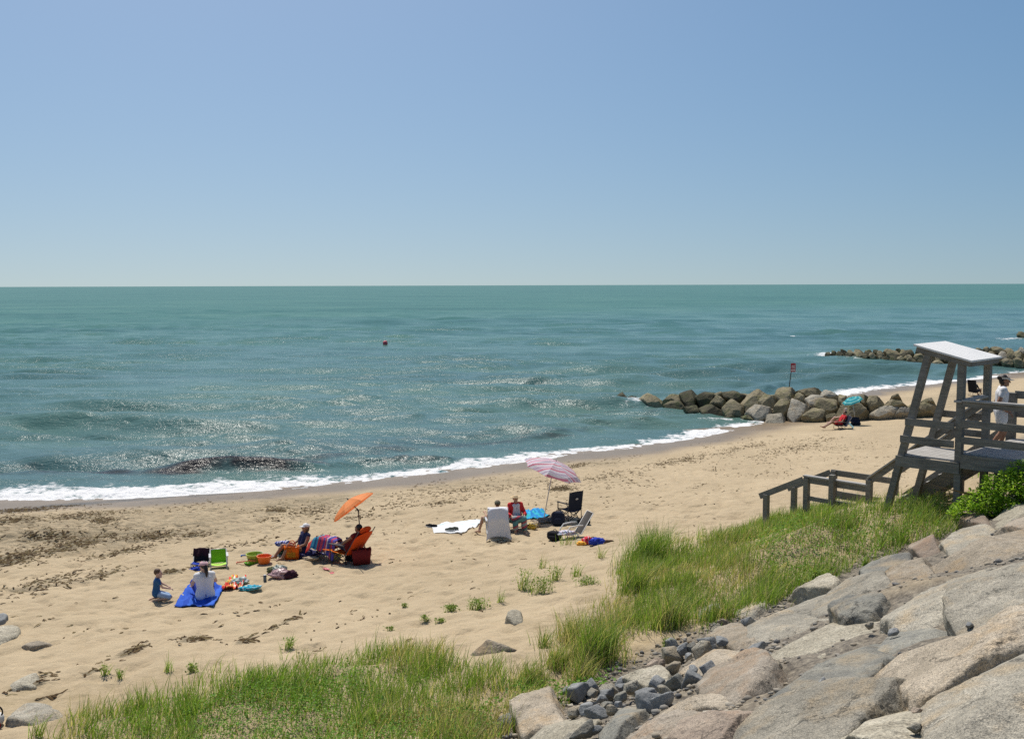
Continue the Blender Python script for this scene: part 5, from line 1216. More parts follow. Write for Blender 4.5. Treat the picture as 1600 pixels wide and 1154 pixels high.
def person(label, loc, facing, J, skin, clothes=(), hair=None, hat=None, scale=1.0, eyes=True, build=1.0, group=None, head=1.0):
    root = thing('person', label, 'person', loc, face_rot(facing)); root.scale = (scale,) * 3
    mb = MB(); trunk(mb, J, 0, build)
    H, hf, hu = J['head'], J['hf'], J['hup']; hr = np.cross(hf, hu)
    hr, hf, hu = hr * head, hf * head, hu * head; ax = (hr, hf, hu); H = H + J['hup'] * .1 * (head - 1)
    mb.cap(J['neck'] - J['up'] * .06, H - hu * .05 - hf * .02, .055, .05)
    mb.ell(H + hu * .03 - hf * .008, (.074, .094, .092), ax=ax); mb.ell(H - hu * .035 + hf * .02, (.058, .068, .085), ax=ax)
    mb.cap(H + hf * .088 + hu * .015, H + hf * .108 - hu * .02, .010, .016, 8, 3)
    mb.ell(H + hf * .075 - hu * .085, (.025, .018, .018), ax=ax)
    for s in (-1, 1): mb.ell(H + hr * s * .078 - hf * .012, (.012, .022, .034), ax=ax)
    for s in ('L', 'R'):
        mb.cap(J['hip' + s], J['kn' + s], .088 * build, .056); mb.cap(J['kn' + s], J['an' + s], .056, .036)
        k, a_ = J['kn' + s], J['an' + s]; mb.cap(k * .75 + a_ * .25 + A(0, -.0, 0), k * .5 + a_ * .5, .055, .046)
        t = J['to' + s]; d = (t - a_) / np.linalg.norm(t - a_)
        mb.cap(a_ - d * .04, t, .036, .026)
        mb.cap(a_ - A(0, 0, .02) - d * .05, a_ + d * .05, .034, .034)
        for i in range(5):
            sd = np.cross(d, A(0, 0, 1)); sd = sd / (np.linalg.norm(sd) + 1e-6)
            mb.cap(t + sd * (i - 2) * .016, t + sd * (i - 2) * .018 + d * (.045 - .004 * abs(i - 1)), .010, .009, 6, 2)
        mb.cap(J['sh' + s], J['el' + s], .048 * build, .038); mb.cap(J['el' + s], J['wr' + s], .039, .026)
        hand(mb, J['el' + s], J['wr' + s], J.get('curl', .5), 1 if s == 'L' else -1)
    mb.build('body', skin, root, remesh=.0095, sm=3)
    for nm, mat, what in clothes:
        c = MB()
        if what.startswith('shirt'):
            sl = float(what[5:] or .45)
            Jn = dict(J); trunk(c, Jn, .026, build)
            for s in 'LR':
                if sl > 0: c.cap(J['sh' + s], J['sh' + s] * (1 - sl) + J['el' + s] * sl, .062 * build, .054)
            if sl > 1.0:
                for s in 'LR': c.cap(J['el' + s], J['wr' + s] * .8 + J['el' + s] * .2, .05, .04)
        elif what.startswith('tunic'):
            trunk(c, J, .022, build)
            for s in 'LR': c.cap(J['sh' + s], J['sh' + s] * .6 + J['el' + s] * .4, .062, .056); c.cap(J['hip' + s], J['hip' + s] * .6 + J['kn' + s] * .4, .125, .12)
        elif what.startswith('vest'):
            trunk(c, J, .014, build)
        elif what.startswith('front'):
            for s in (-1, 1):
                c.cap(J['pel'] + A(s * .05, .045, .02), J['chest'] + A(s * .06, .05, .06), .095, .075)
        elif what.startswith('shorts'):
            fr = float(what[6:] or .6)
            for s in (-1, 1): c.cap(J['pel'] + A(s * .07, 0, 0), J['waist'] * .6 + J['pel'] * .4 + A(s * .06, 0, 0), .125 * build, .112 * build)
            for s in 'LR': c.cap(J['hip' + s], J['hip' + s] * (1 - fr) + J['kn' + s] * fr, .108 * build, .088 * build)
        elif what.startswith('lap'):
            for s in 'LR': c.cap(J['hip' + s], J['kn' + s], .125, .10); c.cap(J['kn' + s], J['kn' + s] * .3 + J['an' + s] * .7, .10, .085)
            c.cap(J['knL'], J['knR'], .10, .10); c.cap(J['hipL'] * .5 + J['knL'] * .5, J['hipR'] * .5 + J['knR'] * .5, .11, .11)
        c.build(nm, mat, root, remesh=.012, sm=5)
    if hair:
        mat, kind = hair; c = MB()
        c.ell(H + hu * .045 - hf * .022, (.083, .094, .092), ax=ax)
        if kind == 'pony': c.cap(H - hf * .09 + hu * .02, H - hf * .13 - hu * .08, .05, .045); c.cap(H - hf * .13 - hu * .08, H - hf * .13 - hu * .19, .045, .02)
        if kind == 'bun': c.ell(H - hf * .10 + hu * .06, (.05, .05, .05), ax=ax); c.ell(H - hf * .04, (.085, .07, .09), ax=ax)
        if kind == 'long': c.ell(H - hf * .035 - hu * .02, (.09, .075, .12), ax=ax)
        c.build('hair', mat, root, remesh=.012, sm=2)
    if hat:
        mat, kind = hat; c = MB(); top = H + hu * .055
        if kind in ('cap', 'sunhat', 'cap_tilt'):
            c.ell(top - hf * .012, (.092, .108, .078), ax=ax, zmin=-.15)
        if kind == 'sunhat':
            c.tube([top + hu * .012, top - hu * .004], [.165, .172], 24)
        if kind in ('cap', 'visor', 'cap_tilt'):
            rng = [(math.cos(t_), math.sin(t_)) for t_ in np.linspace(R(20), R(160), 9)]
            vs = [top + hr * x * .085 + hf * y * .09 + hu * .0 for x, y in rng] + [top + hr * x * .088 + hf * (y * .088 + .10 * y) - hu * .025 for x, y in rng]
            vs += [v - hu * .006 for v in vs]
            m_ = 9; fs = []
            for i in range(m_ - 1):
                fs += [(i, i + 1, m_ + i + 1, m_ + i), (2 * m_ + i, 3 * m_ + i, 3 * m_ + i + 1, 2 * m_ + i + 1), (m_ + i, m_ + i + 1, 3 * m_ + i + 1, 3 * m_ + i)]
            c.raw(vs, fs)
        if kind == 'visor':
            c.tube([top + hu * .028, top - hu * .012], [.094, .096], 20, caps=False)
        c.build('hat' if kind == 'sunhat' else ('visor' if kind == 'visor' else 'cap'), mat, root, smooth=True)
    if eyes:
        for s in (-1, 1): c = MB(); c.ell(H + hf * .083 + hr * s * .031 + hu * .012, (.012, .008, .007), ax=ax); c.build('eye', M_EYE, root, smooth=True)
        c = MB(); c.ell(H + hf * .085 - hu * .052, (.024, .008, .008), ax=ax); c.build('mouth', M_LIP, root, smooth=True)
    return root

def limbs(J, **k):
    for n_, v in k.items(): J[n_] = A(*v)
    return J
cl = lambda n, c, **k: plain(n, c, .9, .10, 26, .25, spec=.15, **k)
M_WHITE = cl('white cloth', (.74, .74, .76)); M_TEALSH = cl('teal and navy shirt', (.035, .115, .27)); M_LBLUE = cl('pale blue shorts', (.33, .46, .66))
M_MAROON = cl('dark red cloth', (.20, .025, .025)); M_NAVY = cl('navy cloth', (.022, .028, .05)); M_RED = M_RED
M_REDC = cl('red cloth', (.62, .045, .05)); M_KHAKI = cl('khaki cloth', (.36, .30, .20)); M_PINKCAP = cl('pink cap', (.66, .42, .45)); M_STRAW = cl('straw hat', (.66, .50, .30))
M_CAP = cl('white cap', (.80, .80, .80)); M_CAMO = cl('grey-green cap', (.16, .155, .11)); M_RBLUE = cl('royal blue cloth', (.03, .06, .36)); M_DKBLUE = cl('dark blue swimwear', (.03, .035, .09)); M_VISOR = cl('cream visor', (.72, .62, .50))

# boy kneeling in the sand
J = torso((0, -.16, .26), -.12, hf=(.25, 1, -.15))
limbs(J, knL=(-.14, .25, .10), anL=(-.13, -.22, .06), toL=(-.13, -.36, .03), knR=(.16, .30, .12), anR=(.13, -.18, .05), toR=(.12, -.32, .03), elL=(-.25, .02, .52), wrL=(-.14, .22, .42), elR=(.25, .05, .5), wrR=(.12, .28, .40))
person('small boy in a blue-teal shirt kneeling in the sand', P(252, 937), (.92, .35), J, M_SKIN2, (('shirt', M_TEALSH, 'shirt.5'), ('shorts', M_LBLUE, 'shorts.9')), (M_BROWN, 'short'), scale=.70, head=1.32)
# woman on the blue towel, back to us
J = torso((0, 0, .12), -.10, hf=(-.3, 1, -.2), nod=.1)
limbs(J, knL=(-.20, .40, .34), anL=(-.16, .72, .07), toL=(-.20, .86, .10), knR=(.18, .42, .30), anR=(.16, .76, .07), toR=(.2, .9, .09), elL=(-.28, .10, .36), wrL=(-.22, .34, .30), elR=(.27, .14, .38), wrR=(.16, .36, .32))
person('woman in a white top and pink cap sitting on a blue towel, back turned', P(321, 936), (-.42, .9), J, M_SKIN2, (('shirt', M_WHITE, 'shirt.4'), ('wrap', M_RBLUE, 'shorts.95')), (M_BLACK, 'pony'), (M_PINKCAP, 'cap'), scale=1.0, build=1.1, head=1.1)
# woman with the white cap behind the bags
J = torso((0, 0, .16), .35, hf=(.1, 1, -.25))
limbs(J, knL=(-.14, .42, .40), anL=(-.13, .62, .07), toL=(-.13, .76, .05), knR=(.14, .46, .34), anR=(.13, .72, .07), toR=(.13, .86, .05), elL=(-.27, .0, .38), wrL=(-.2, .24, .30), elR=(.27, -.08, .38), wrR=(.22, .18, .28))
person('tanned woman in a white cap sitting behind the orange tote bag', P(470, 868), (-.78, -.62), J, M_SKIN3, (('swimsuit', M_DKBLUE, 'vest'),), (M_BROWN, 'long'), (M_CAP, 'cap'))
# sunbather in the orange recliner
J = torso((0, -.13, .42), .62, hf=(0, 1, -.1))
limbs(J, knL=(-.10, .44, .50), anL=(-.09, .86, .44), toL=(-.09, .92, .58), knR=(.10, .42, .47), anR=(.09, .86, .42), toR=(.09, .92, .56), elL=(-.26, -.04, .52), wrL=(-.16, .18, .50), elR=(.27, -.06, .52), wrR=(.2, .18, .48))
person('dark-haired sunbather in a dark red top lying back in the orange recliner', P(541, 877), (-.86, .5), J, M_SKIN3, (('top', M_MAROON, 'vest'), ('shorts', M_DKBLUE, 'shorts.4')), (M_BLACK, 'short'))
# man in the chair under the white towel
J = torso((0, 0, .32), .22, hf=(.25, 1, -.05))
limbs(J, knL=(-.36, .30, .46), anL=(-.50, .22, .07), toL=(-.56, .34, .04), knR=(.22, .42, .46), anR=(.24, .50, .07), toR=(.26, .64, .04), elL=(-.30, .04, .52), wrL=(-.30, .24, .62), elR=(.28, .06, .50), wrR=(.2, .3, .5))
person('shirtless man in khaki shorts seen from behind in the towel-covered chair', P(776, 834), (-.25, .95), J, M_SKIN, (('shorts', M_KHAKI, 'shorts.75'),), (M_BROWN, 'short'), (M_CAMO, 'cap'))
# person in the straw hat, facing us
J = torso((0, 0, .36), .12, hf=(-.15, 1, -.1))
limbs(J, knL=(-.12, .44, .46), anL=(-.13, .52, .08), toL=(-.13, .66, .05), knR=(.14, .42, .48), anR=(.15, .50, .08), toR=(.15, .64, .05), elL=(-.27, .06, .56), wrL=(-.18, .28, .54), elR=(.28, .05, .58), wrR=(.2, .26, .54))
M_LAP = pattern('striped wrap', [(0, (.16, .30, .30)), (.3, (.40, .09, .10)), (.42, (.14, .16, .20)), (.7, (.42, .44, .44)), (.85, (.40, .09, .10))])
t = NT('striped lap cloth'); co = t.n('ShaderNodeTexCoord').outputs['Object']
sp = t.n('ShaderNodeSeparateXYZ', {0: co}); fr = t.math('FRACT', t.math('ADD', t.math('MULTIPLY', sp.outputs[2], 2.6), t.math('MULTIPLY', sp.outputs[0], 1.2)))
t.bsdf(Base_Color=t.ramp(fr, [(0, (.10, .27, .28)), (.3, (.07, .08, .10)), (.45, (.45, .06, .08)), (.58, (.30, .33, .34)), (.8, (.42, .07, .08)), (.9, (.12, .14, .16))], 'CONSTANT'), Roughness=.9); M_LAP = t.m
person('person in a straw sun hat and red-sleeved white shirt, facing inland', P(806, 829), (.28, -.96), J, M_SKIN, (('shirt', M_REDC, 'shirt1.15'), ('shirt_front', M_WHITE, 'front'), ('lap_cloth', M_LAP, 'lap')), (M_GREYH, 'short'), (M_STRAW, 'sunhat'))
# couple by the groin
J = torso((0, 0, .26), .55, hf=(0, 1, -.1))
limbs(J, knL=(-.10, .48, .36), anL=(-.10, .92, .10), toL=(-.1, 1.05, .12), knR=(.10, .46, .32), anR=(.10, .9, .08), toR=(.1, 1.03, .12), elL=(-.27, .0, .38), wrL=(-.2, .24, .38), elR=(.28, .0, .38), wrR=(.2, .24, .36))
person('dark-haired person in red lying back in a low chair by the groin', P(1312, 669), (-1, -.12), J, M_SKIN3, (('shirt', M_REDC, 'shirt.5'), ('shorts', M_REDC, 'shorts.6')), (M_BLACK, 'short'), scale=1.05)
J = torso((0, 0, .24), .35, hf=(0, 1, 0))
limbs(J, knL=(-.10, .42, .40), anL=(-.10, .72, .07), toL=(-.1, .86, .05), knR=(.12, .44, .38), anR=(.12, .74, .07), toR=(.12, .88, .05), elL=(-.27, .04, .42), wrL=(-.2, .28, .42), elR=(.28, .04, .42), wrR=(.2, .28, .4))
person('grey-haired person half hidden behind the person in red', P(1316, 662), (-.95, .3), J, M_SKIN2, (('shirt', cl('pale shirt', (.55, .50, .45)), 'shirt.6'), ('shorts', M_KHAKI, 'shorts.7')), (M_GREYH, 'short'), scale=.98)
# far off, in the black chair
J = torso((0, 0, .32), .2, hf=(.1, 1, 0))
limbs(J, knL=(-.12, .44, .40), anL=(-.12, .56, .07), toL=(-.12, .7, .05), knR=(.12, .44, .40), anR=(.12, .58, .07), toR=(.12, .72, .05), elL=(-.27, .06, .5), wrL=(-.2, .3, .46), elR=(.28, .06, .5), wrR=(.2, .3, .46))
person('distant person in black sitting in a black chair beyond the nearer groin', P(1523, 618), (.8, .5), J, M_SKIN3, (('shirt', M_NAVY, 'shirt.6'), ('shorts', M_NAVY, 'shorts.8')), (M_BLACK, 'short'))
# walker on the stairs
J = torso((0, 0, .90), -.04, hf=(1 * 0, 1, -.05), nod=.03)
limbs(J, knL=(-.09, .10, .49), anL=(-.09, .0, .10), toL=(-.10, .14, .05), knR=(.09, .02, .48), anR=(.10, -.22, .13), toR=(.10, -.10, .04), elL=(-.24, -.06, 1.08), wrL=(-.20, .14, .94), elR=(.25, -.10, 1.06), wrR=(.23, .10, .92))
wk = Q(-.06, 1.86, 5.40 - .27)
person('woman in a cream visor and loose white top climbing the wooden stairs', wk, (.93, -.30), J, M_SKIN3, (('tunic', M_WHITE, 'tunic'), ('shorts', M_KHAKI, 'shorts.5')), (M_BLACK, 'bun'), (M_VISOR, 'visor'), scale=.985)
# ================================================================ CHAIRS, UMBRELLAS, TOWELS, BAGS
M_STEEL = plain('dark steel tube', (.06, .06, .065), .45, .1, 40, .1, metal=.3)
M_ALU = plain('pale metal tube', (.55, .55, .55), .4, .08, 40, .1, metal=.4)
M_PLASTIC = plain('white plastic frame', (.72, .71, .67), .5, .05, 20, .1)
M_ORANGE = cl('orange canvas', (.82, .20, .02), transl=.25); M_LIME = cl('lime canvas', (.25, .60, .03), transl=.25); M_LIMESEAT = cl('pale lime canvas', (.48, .74, .14))
M_GREYC = cl('grey sling', (.11, .10, .09)); M_DARK = cl('black cloth', (.018, .018, .022)); M_PLUM = cl('dark plum cloth', (.045, .018, .028))

def cloth(mb, corners, sag=.03, nu=8, nv=8, th=.012, wrinkle=0.0, seed=0):
    a, b, c, d = [A(*p) for p in corners]
    def fn(u, v):
        p = a * (1 - u) * (1 - v) + b * u * (1 - v) + c * u * v + d * (1 - u) * v
        n_ = np.cross(b - a, d - a); n_ = n_ / np.linalg.norm(n_)
        return p - n_ * sag * math.sin(math.pi * u) * (1 if wrinkle == 0 else 1) + n_ * wrinkle * float(vnoise(u * 5, v * 5, seed))
    return mb.sheet(fn, nu, nv, th)

def chair(label, loc, facing, seat=.24, w=.54, sd=.46, bh=.55, rec=.35, ms=None, mbk=None, mf=M_STEEL, arms=True, quad=False, kind='beach_chair', round_top=0.0, foot=0.0, logo=False, white_arm=False):
    root = thing(kind, label, 'chair', loc, face_rot(facing)); h = w / 2
    mb = MB(); cloth(mb, [(-h, sd * .5, seat + .02), (h, sd * .5, seat + .02), (h, -sd * .5, seat - .02), (-h, -sd * .5, seat - .02)], -.05 if quad else -.03); mb.build('seat', ms, root, smooth=False)
    yb, zb = -sd * .5, seat - .02
    ty, tz = yb - math.sin(rec) * bh, zb + math.cos(rec) * bh
    if round_top:
        mb = MB()
        def fn(u, v):
            x = (u - .5) * w * (1.1 - .1 * (1 - v)); t_ = v - round_top * (abs(u - .5) * 2) ** 2.5 * (v > .3) * (v - .3)
            bow = .06 * math.sin(math.pi * u)
            return A(x, yb + (ty - yb) * t_ - bow * math.cos(rec), zb + (tz - zb) * t_ - bow * math.sin(rec))
        mb.sheet(fn, 12, 12, .012).build('backrest', mbk, root)
        mb = MB(); mb.ell((0, ty + .05, tz - .0), (w * .36, .05, .09)); mb.build('headrest', mbk, root, smooth=True)
    else:
        mb = MB(); cloth(mb, [(-h, yb, zb), (h, yb, zb), (h, ty, tz), (-h, ty, tz)], .035); mb.build('backrest', mbk, root)
    if logo:
        mb = MB(); c_ = A(0, (yb + ty) / 2 + (ty - yb) * .14, (zb + tz) / 2 + (tz - zb) * .14); n_ = A(0, -math.cos(rec), -math.sin(rec)); upv = A(0, -math.sin(rec), math.cos(rec))
        mb.ell(c_ + n_ * .052, (.06, .032, .006), ax=(A(1, 0, 0), upv, n_)); mb.build('emblem', plain('silver emblem', (.5, .5, .52), .5), root, smooth=True)
    r = .013
    for s in (-1, 1):
        mb = MB(); x = s * (h + .012)
        if quad:
            mb.tube([(x, sd * .5, seat + .02), (s * h * .8, -sd * .55, .0)], r); mb.tube([(x, -sd * .5, seat - .02), (s * h * .8, sd * .55, .0)], r)
            mb.tube([(x, -sd * .52, .02), (x, yb, zb), (x, ty, tz + .02)], r); mb.tube([(x, sd * .5, .02), (x, sd * .5, seat + .24)], r)
        else:
            mb.tube([(x, sd * .55, .0), (x, sd * .52, seat * .5), (x, sd * .5, seat + .02), (x, yb, zb), (x, ty, tz)], r)
            mb.tube([(x, sd * .25, seat), (x, -sd * .2, .012), (x, -sd * .55, .012), (x, -sd * .2, seat * .9)], r)
        mb.build('side_frame', mf, root, smooth=True)
    mb = MB()
    if quad:
        for yy in (sd * .5, -sd * .52): mb.tube([(-h, yy, seat + .0), (h, yy * .95, .02)], r * .9); mb.tube([(h, yy, seat + .0), (-h, yy * .95, .02)], r * .9)
    else:
        mb.tube([(-h, ty, tz), (h, ty, tz)], r); mb.tube([(-h, -sd * .55, .012), (h, -sd * .55, .012)], r); mb.tube([(-h, sd * .55, .0), (h, sd * .55, .0)], r)
    mb.build('cross_tube', mf, root, smooth=True)
    if arms:
        for s in (-1, 1):
            mb = MB(); x = s * (h + .03); za = seat + .22
            if white_arm:
                mb.tube([(x, sd * .45, .03), (x, sd * .62, za * .6), (x, sd * .35, za), (x, -sd * .2, za + .03), (x, -sd * .6, za + .02)], .02)
            else:
                mb.box((x, sd * .02, za), (.055, sd * 1.05, .025)); mb.tube([(x, -sd * .4, za), (x * .98, -sd * .55, zb + .1)], r); mb.tube([(x, sd * .48, za), (x * .98, sd * .5, seat)], r)
            mb.build('armrest', M_PLASTIC if white_arm else mf, root, smooth=white_arm)
    if foot:
        mb = MB(); cloth(mb, [(-h * .9, sd * .5, seat + .02), (h * .9, sd * .5, seat + .02), (h * .8, sd * .5 + foot, seat), (-h * .8, sd * .5 + foot, seat)], -.02); mb.build('footrest', ms, root)
        for s in (-1, 1): mb = MB(); mb.tube([(s * h * .8, sd * .5 + foot, seat), (s * h * .8, sd * .5 + foot + .08, 0)], .011); mb.tube([(s * h * .8, sd * .5 + foot, seat - .02), (s * h * .8, sd * .6, .0)], .011); mb.build('leg', mf, root, smooth=True)
    return root

def crumple(name, label, loc, size, mat, seed, cat, rz=0.0, flat=1.0, sub=4):
    """a soft heap of cloth or a sagging bag"""
    d, f = ico(sub); s = A(*size)
    n1 = fbm(d[:, 0] * 2.2, d[:, 1] * 2.2, d[:, 2] * 2.2, seed, 3); rd = 1 - np.abs(fbm(d[:, 0] * 3.3, d[:, 1] * 3.3, d[:, 2] * 3.3, seed + 5, 3))
    r = 1 + .28 * n1 + .30 * (rd - .7)
    p = d * r[:, None] * s
    p[:, 2] = np.maximum(p[:, 2] + s[2] * .75, 0) * flat
    me = np_mesh(name, p, f); a = me.attributes.new('cloth_uv', 'FLOAT_VECTOR', 'POINT')
    a.data.foreach_set('vector', np.stack([d[:, 0] * .5 + .5, d[:, 1] * .5 + .5, d[:, 2] * .5 + .5], -1).astype(np.float32).ravel())
    o = add(name, me, mat); o.location = [float(v) for v in loc]; o.rotation_euler = (0, 0, rz)
    return tag(o, label, cat)

def ground_cloth(name, label, px_corners, mat, wr=.03, seed=0, nu=22, nv=16, cat='towel', lift=.02, edge=.25):
    """a towel or blanket lying on the sand between four pixels of the photograph"""
    c = [P(*q) for q in px_corners]; ctr = sum(c) / 4
    mb = MB()
    def fn(u, v):
        u2 = u + edge * .06 * float(vnoise(v * 4, seed)); v2 = v + edge * .08 * float(vnoise(u * 4, seed + 7.7))
        p = c[0] * (1 - u2) * (1 - v2) + c[1] * u2 * (1 - v2) + c[2] * u2 * v2 + c[3] * (1 - u2) * v2
        k = abs(float(fbm(u * 4.5, v * 4.5, 0, seed + 3, 3)))
        return A(p[0], p[1], float(terr(p[0], p[1])) + lift + wr * 1.6 * max(0, .75 - k * 1.6) + .006) - ctr
    mb.sheet(fn, nu, nv, .012)
    o = mb.build(name, mat, None, smooth=True, loc=ctr)
    return tag(o, label, cat)

def umbrella(label, base, hub, axis, rad, rise, mat, mpole, mrib, bend=None, nrib=8, kind='beach_umbrella', seed=0):
    root = thing(kind, label, 'umbrella', base); b = A(*base)
    hubl = A(*hub) - b; ax = A(*axis); ax /= np.linalg.norm(ax)
    ea, eb, _ = frame(ax); nt_, nr_ = nrib * 4, 7
    apex = hubl + ax * rise
    vs = []; uv = []
    for side in (0, 1):
        for i in range(nr_ + 1):
            t_ = i / nr_
            for k in range(nt_):
                g_ = 2 * math.pi * k / nt_; ph = (k % 4) / 4.0
                rr_ = rad * t_ * (math.cos(math.pi / nrib) / math.cos((ph - .5) * 2 * math.pi / nrib)) * (1 - .05 * math.sin(math.pi * ph) * t_)
                hgt = rise * (1 - t_ ** 1.7) - rise * .10 * math.sin(math.pi * ph) * t_ * (1 - t_) * 2 - (.0 if i < nr_ else .05 * rad)
                vs.append(hubl + ax * (hgt - .006 * side) + (ea * math.cos(g_) + eb * math.sin(g_)) * (rr_ if i < nr_ else rr_ * 1.01)); uv.append((k / nt_, t_ * .999))
    N = (nr_ + 1) * nt_; fs = []
    for i in range(nr_):
        for k in range(nt_):
            q = (k + 1) % nt_; a_, b_, c_, d_ = i * nt_ + k, i * nt_ + q, (i + 1) * nt_ + q, (i + 1) * nt_ + k
            fs += [(a_, d_, c_, b_), (N + a_, N + b_, N + c_, N + d_)]
    for k in range(nt_): q = (k + 1) % nt_; e = nr_ * nt_; fs.append((e + k, N + e + k, N + e + q, e + q))
    mb = MB(); mb.raw(vs, fs); mb.uv = uv
    mb.build('canopy', mat, root)
    j = hubl if bend is None else A(*bend) - b
    mb = MB(); mb.tube([(0, 0, -.3), j], .015, 8); mb.build('pole', mpole, root, smooth=True)
    mb = MB(); mb.tube([j, apex + ax * .06], .013, 8); mb.build('upper_pole', mpole, root, smooth=True)
    if bend is not None: mb = MB(); mb.cap(j - ax * .02, j + ax * .05, .026, .022); mb.build('tilt_joint', mpole, root, smooth=True)
    mb = MB(); mb.cap(apex + ax * .01, apex + ax * .07, .02, .008); mb.build('tip', mpole, root, smooth=True)
    for k in range(nrib):
        g_ = 2 * math.pi * k / nrib; dv = ea * math.cos(g_) + eb * math.sin(g_)
        mb = MB(); mb.tube([apex - ax * .02] + [hubl + ax * (rise * (1 - t_ ** 1.7) - .012) + dv * rad * t_ * .985 for t_ in (.25, .5, .75, 1)], .004, 5); mb.build('rib', mrib, root)
        mb = MB(); mb.tube([hubl - ax * .02, hubl + ax * (rise * (1 - .5 ** 1.7) - .014) + dv * rad * .5], .0035, 5); mb.build('strut', mrib, root)
    return root

# ---- umbrellas
t = NT('orange canopy'); uv = t.attr('cloth_uv', 'Vector'); k = t.n('ShaderNodeSeparateXYZ', {0: uv}).outputs[0]
pc = t.ramp(t.noise(t.n('ShaderNodeCombineXYZ', {0: t.math('FLOOR', t.math('MULTIPLY', k, 8.0))}), 3.3, 0), [(.3, (.90, .33, .07)), (.7, (.94, .47, .20))])
b_ = t.bsdf(Base_Color=pc, Roughness=.8); tr = t.n('ShaderNodeBsdfTranslucent', {'Color': (.95, .48, .28, 1)}); mx = t.n('ShaderNodeMixShader', {'Fac': .45})
t.set(mx.inputs[1], b_.outputs[0]); t.set(mx.inputs[2], tr.outputs[0]); t.set(t.out.inputs[0], mx.outputs[0])
pb = P(568, 870); d0 = pb[1]
jt = at(559.5, 797, d0); hb = at(549, 787, d0 + .02)
umbrella('orange beach umbrella tilted over the recliner', pb, hb - A(-.05, .03, .06), (-.60, .12, .79), .69, .22, t.m, M_STEEL, M_STEEL, bend=jt)
M_PINKST = pattern('pink striped canopy', [(0, (.78, .70, .72)), (.18, (.70, .13, .20)), (.28, (.80, .72, .75)), (.42, (.45, .36, .48)), (.5, (.80, .72, .74)), (.62, (.72, .14, .22)), (.72, (.82, .76, .78)), (.82, (.70, .16, .26)), (.9, (.74, .55, .6))], 'Y', 1.0, .4)
t = NT('pink striped canopy'); co = t.n('ShaderNodeTexCoord').outputs['Object']
mp = t.n('ShaderNodeMapping', {'Vector': co, 'Rotation': (0, 0, R(-12))}).outputs[0]
fr = t.math('FRACT', t.math('MULTIPLY', t.n('ShaderNodeSeparateXYZ', {0: mp}).outputs[1], 1.9))
pc = t.ramp(fr, [(0, (.82, .77, .79)), (.16, (.72, .28, .36)), (.28, (.82, .77, .80)), (.42, (.56, .47, .58)), (.52, (.81, .76, .80)), (.66, (.74, .30, .38)), (.78, (.80, .66, .72)), (.9, (.66, .5, .6))], 'CONSTANT')
b_ = t.bsdf(Base_Color=pc, Roughness=.8); tr = t.n('ShaderNodeBsdfTranslucent', {'Color': pc}); mx = t.n('ShaderNodeMixShader', {'Fac': .4})
t.set(mx.inputs[1], b_.outputs[0]); t.set(mx.inputs[2], tr.outputs[0]); t.set(t.out.inputs[0], mx.outputs[0])
pb = P(847, 810)
umbrella('pink and white striped beach umbrella on a thin pole', pb, at(864, 733, pb[1]), (.33, -.08, .94), 1.0, .30, t.m, M_ALU, M_ALU)
pb = P(1331, 664)
umbrella('small turquoise striped umbrella in front of the nearer groin', pb + A(.35, .2, 0), at(1332, 625.5, pb[1] + .1), (-.36, -.12, .92), .60, .20, pattern('turquoise canopy', [(0, (.06, .50, .55)), (.35, (.30, .72, .72)), (.5, (.05, .45, .52)), (.75, (.35, .75, .72)), (.88, (.05, .5, .55))], 'Y', 1, .4), M_ALU, M_ALU)

# ---- left group
ch = chair('low chair with a dark cloth over its back', P(313, 886), (.12, -.99), .14, .38, .36, .33, .30, M_RBLUE, M_DARK, M_ALU, arms=False)
def drape(label, src, w, top_y, top_z, front, back, mat, seed, name='towel', spread=.0, nu=14, nv=22):
    """a towel hung over a chair back (same place and turn as the chair)"""
    mb = MB()
    def fn(u, v):
        x = (u - .5) * w * (1 + spread * max(0, v - .4)); L = v * (front + back); wv = float(vnoise(u * 6, v * 2, seed)) * .05
        if L < front: k = front - L; return A(x, top_y + .05 + k * .35 + wv, top_z + .03 - k * .9)
        k = L - front; return A(x, top_y - .05 - .10 * min(1, k * 3) - k * .08 + wv + .05 * math.sin(u * 13 + seed) * k, top_z + .03 - .10 * (abs(u - .5) * 2) ** 4 - k * .985 + .05 * math.sin(u * 7 + seed) * max(0, v - .6))
    mb.sheet(fn, nu, nv, .012)
    o = mb.build(name, mat, None, smooth=True); o.location = src.location; o.rotation_euler = src.rotation_euler
    return tag(o, label, 'towel')
drape('dark plum cloth hung over the low chair beside the lime chair', ch, .42, -.18 - .10, .12 + .315, .2, .24, M_PLUM, 3)
chair('lime green low beach chair standing empty on the sand', P(342, 887), (.30, -.95), .13, .38, .38, .34, .28, M_LIMESEAT, M_LIME, M_ALU, arms=True)
M_BLUETOWEL = pattern('blue beach towel', [(0, (.03, .10, .50)), (.45, (.02, .07, .40)), (.7, (.04, .13, .55))], 'X', 2, 0, .9, (5, [(0, (.55, .65, .80)), (.25, (.65, .55, .08)), (.45, (.03, .28, .55)), (.62, (.55, .08, .12)), (.8, (.05, .4, .35))], .62), .05)
ground_cloth('beach_towel', 'royal blue patterned towel under the woman in the pink cap', [(271, 948), (334, 949), (354, 916), (300, 912)], M_BLUETOWEL, .05, 2)
crumple('towel', 'folded blue towel on the sand under the dark-draped chair', P(308, 890), (.16, .12, .05), M_RBLUE, 5, 'towel')
M_REDT = pattern('red patterned towel', [(0, (.62, .06, .05)), (.3, (.70, .30, .08)), (.6, (.66, .09, .06))], 'Y', 2, 0, .9, (7, [(0, (.75, .42, .06)), (.3, (.30, .42, .12)), (.5, (.75, .70, .62)), (.7, (.70, .12, .10))], .5), .08)
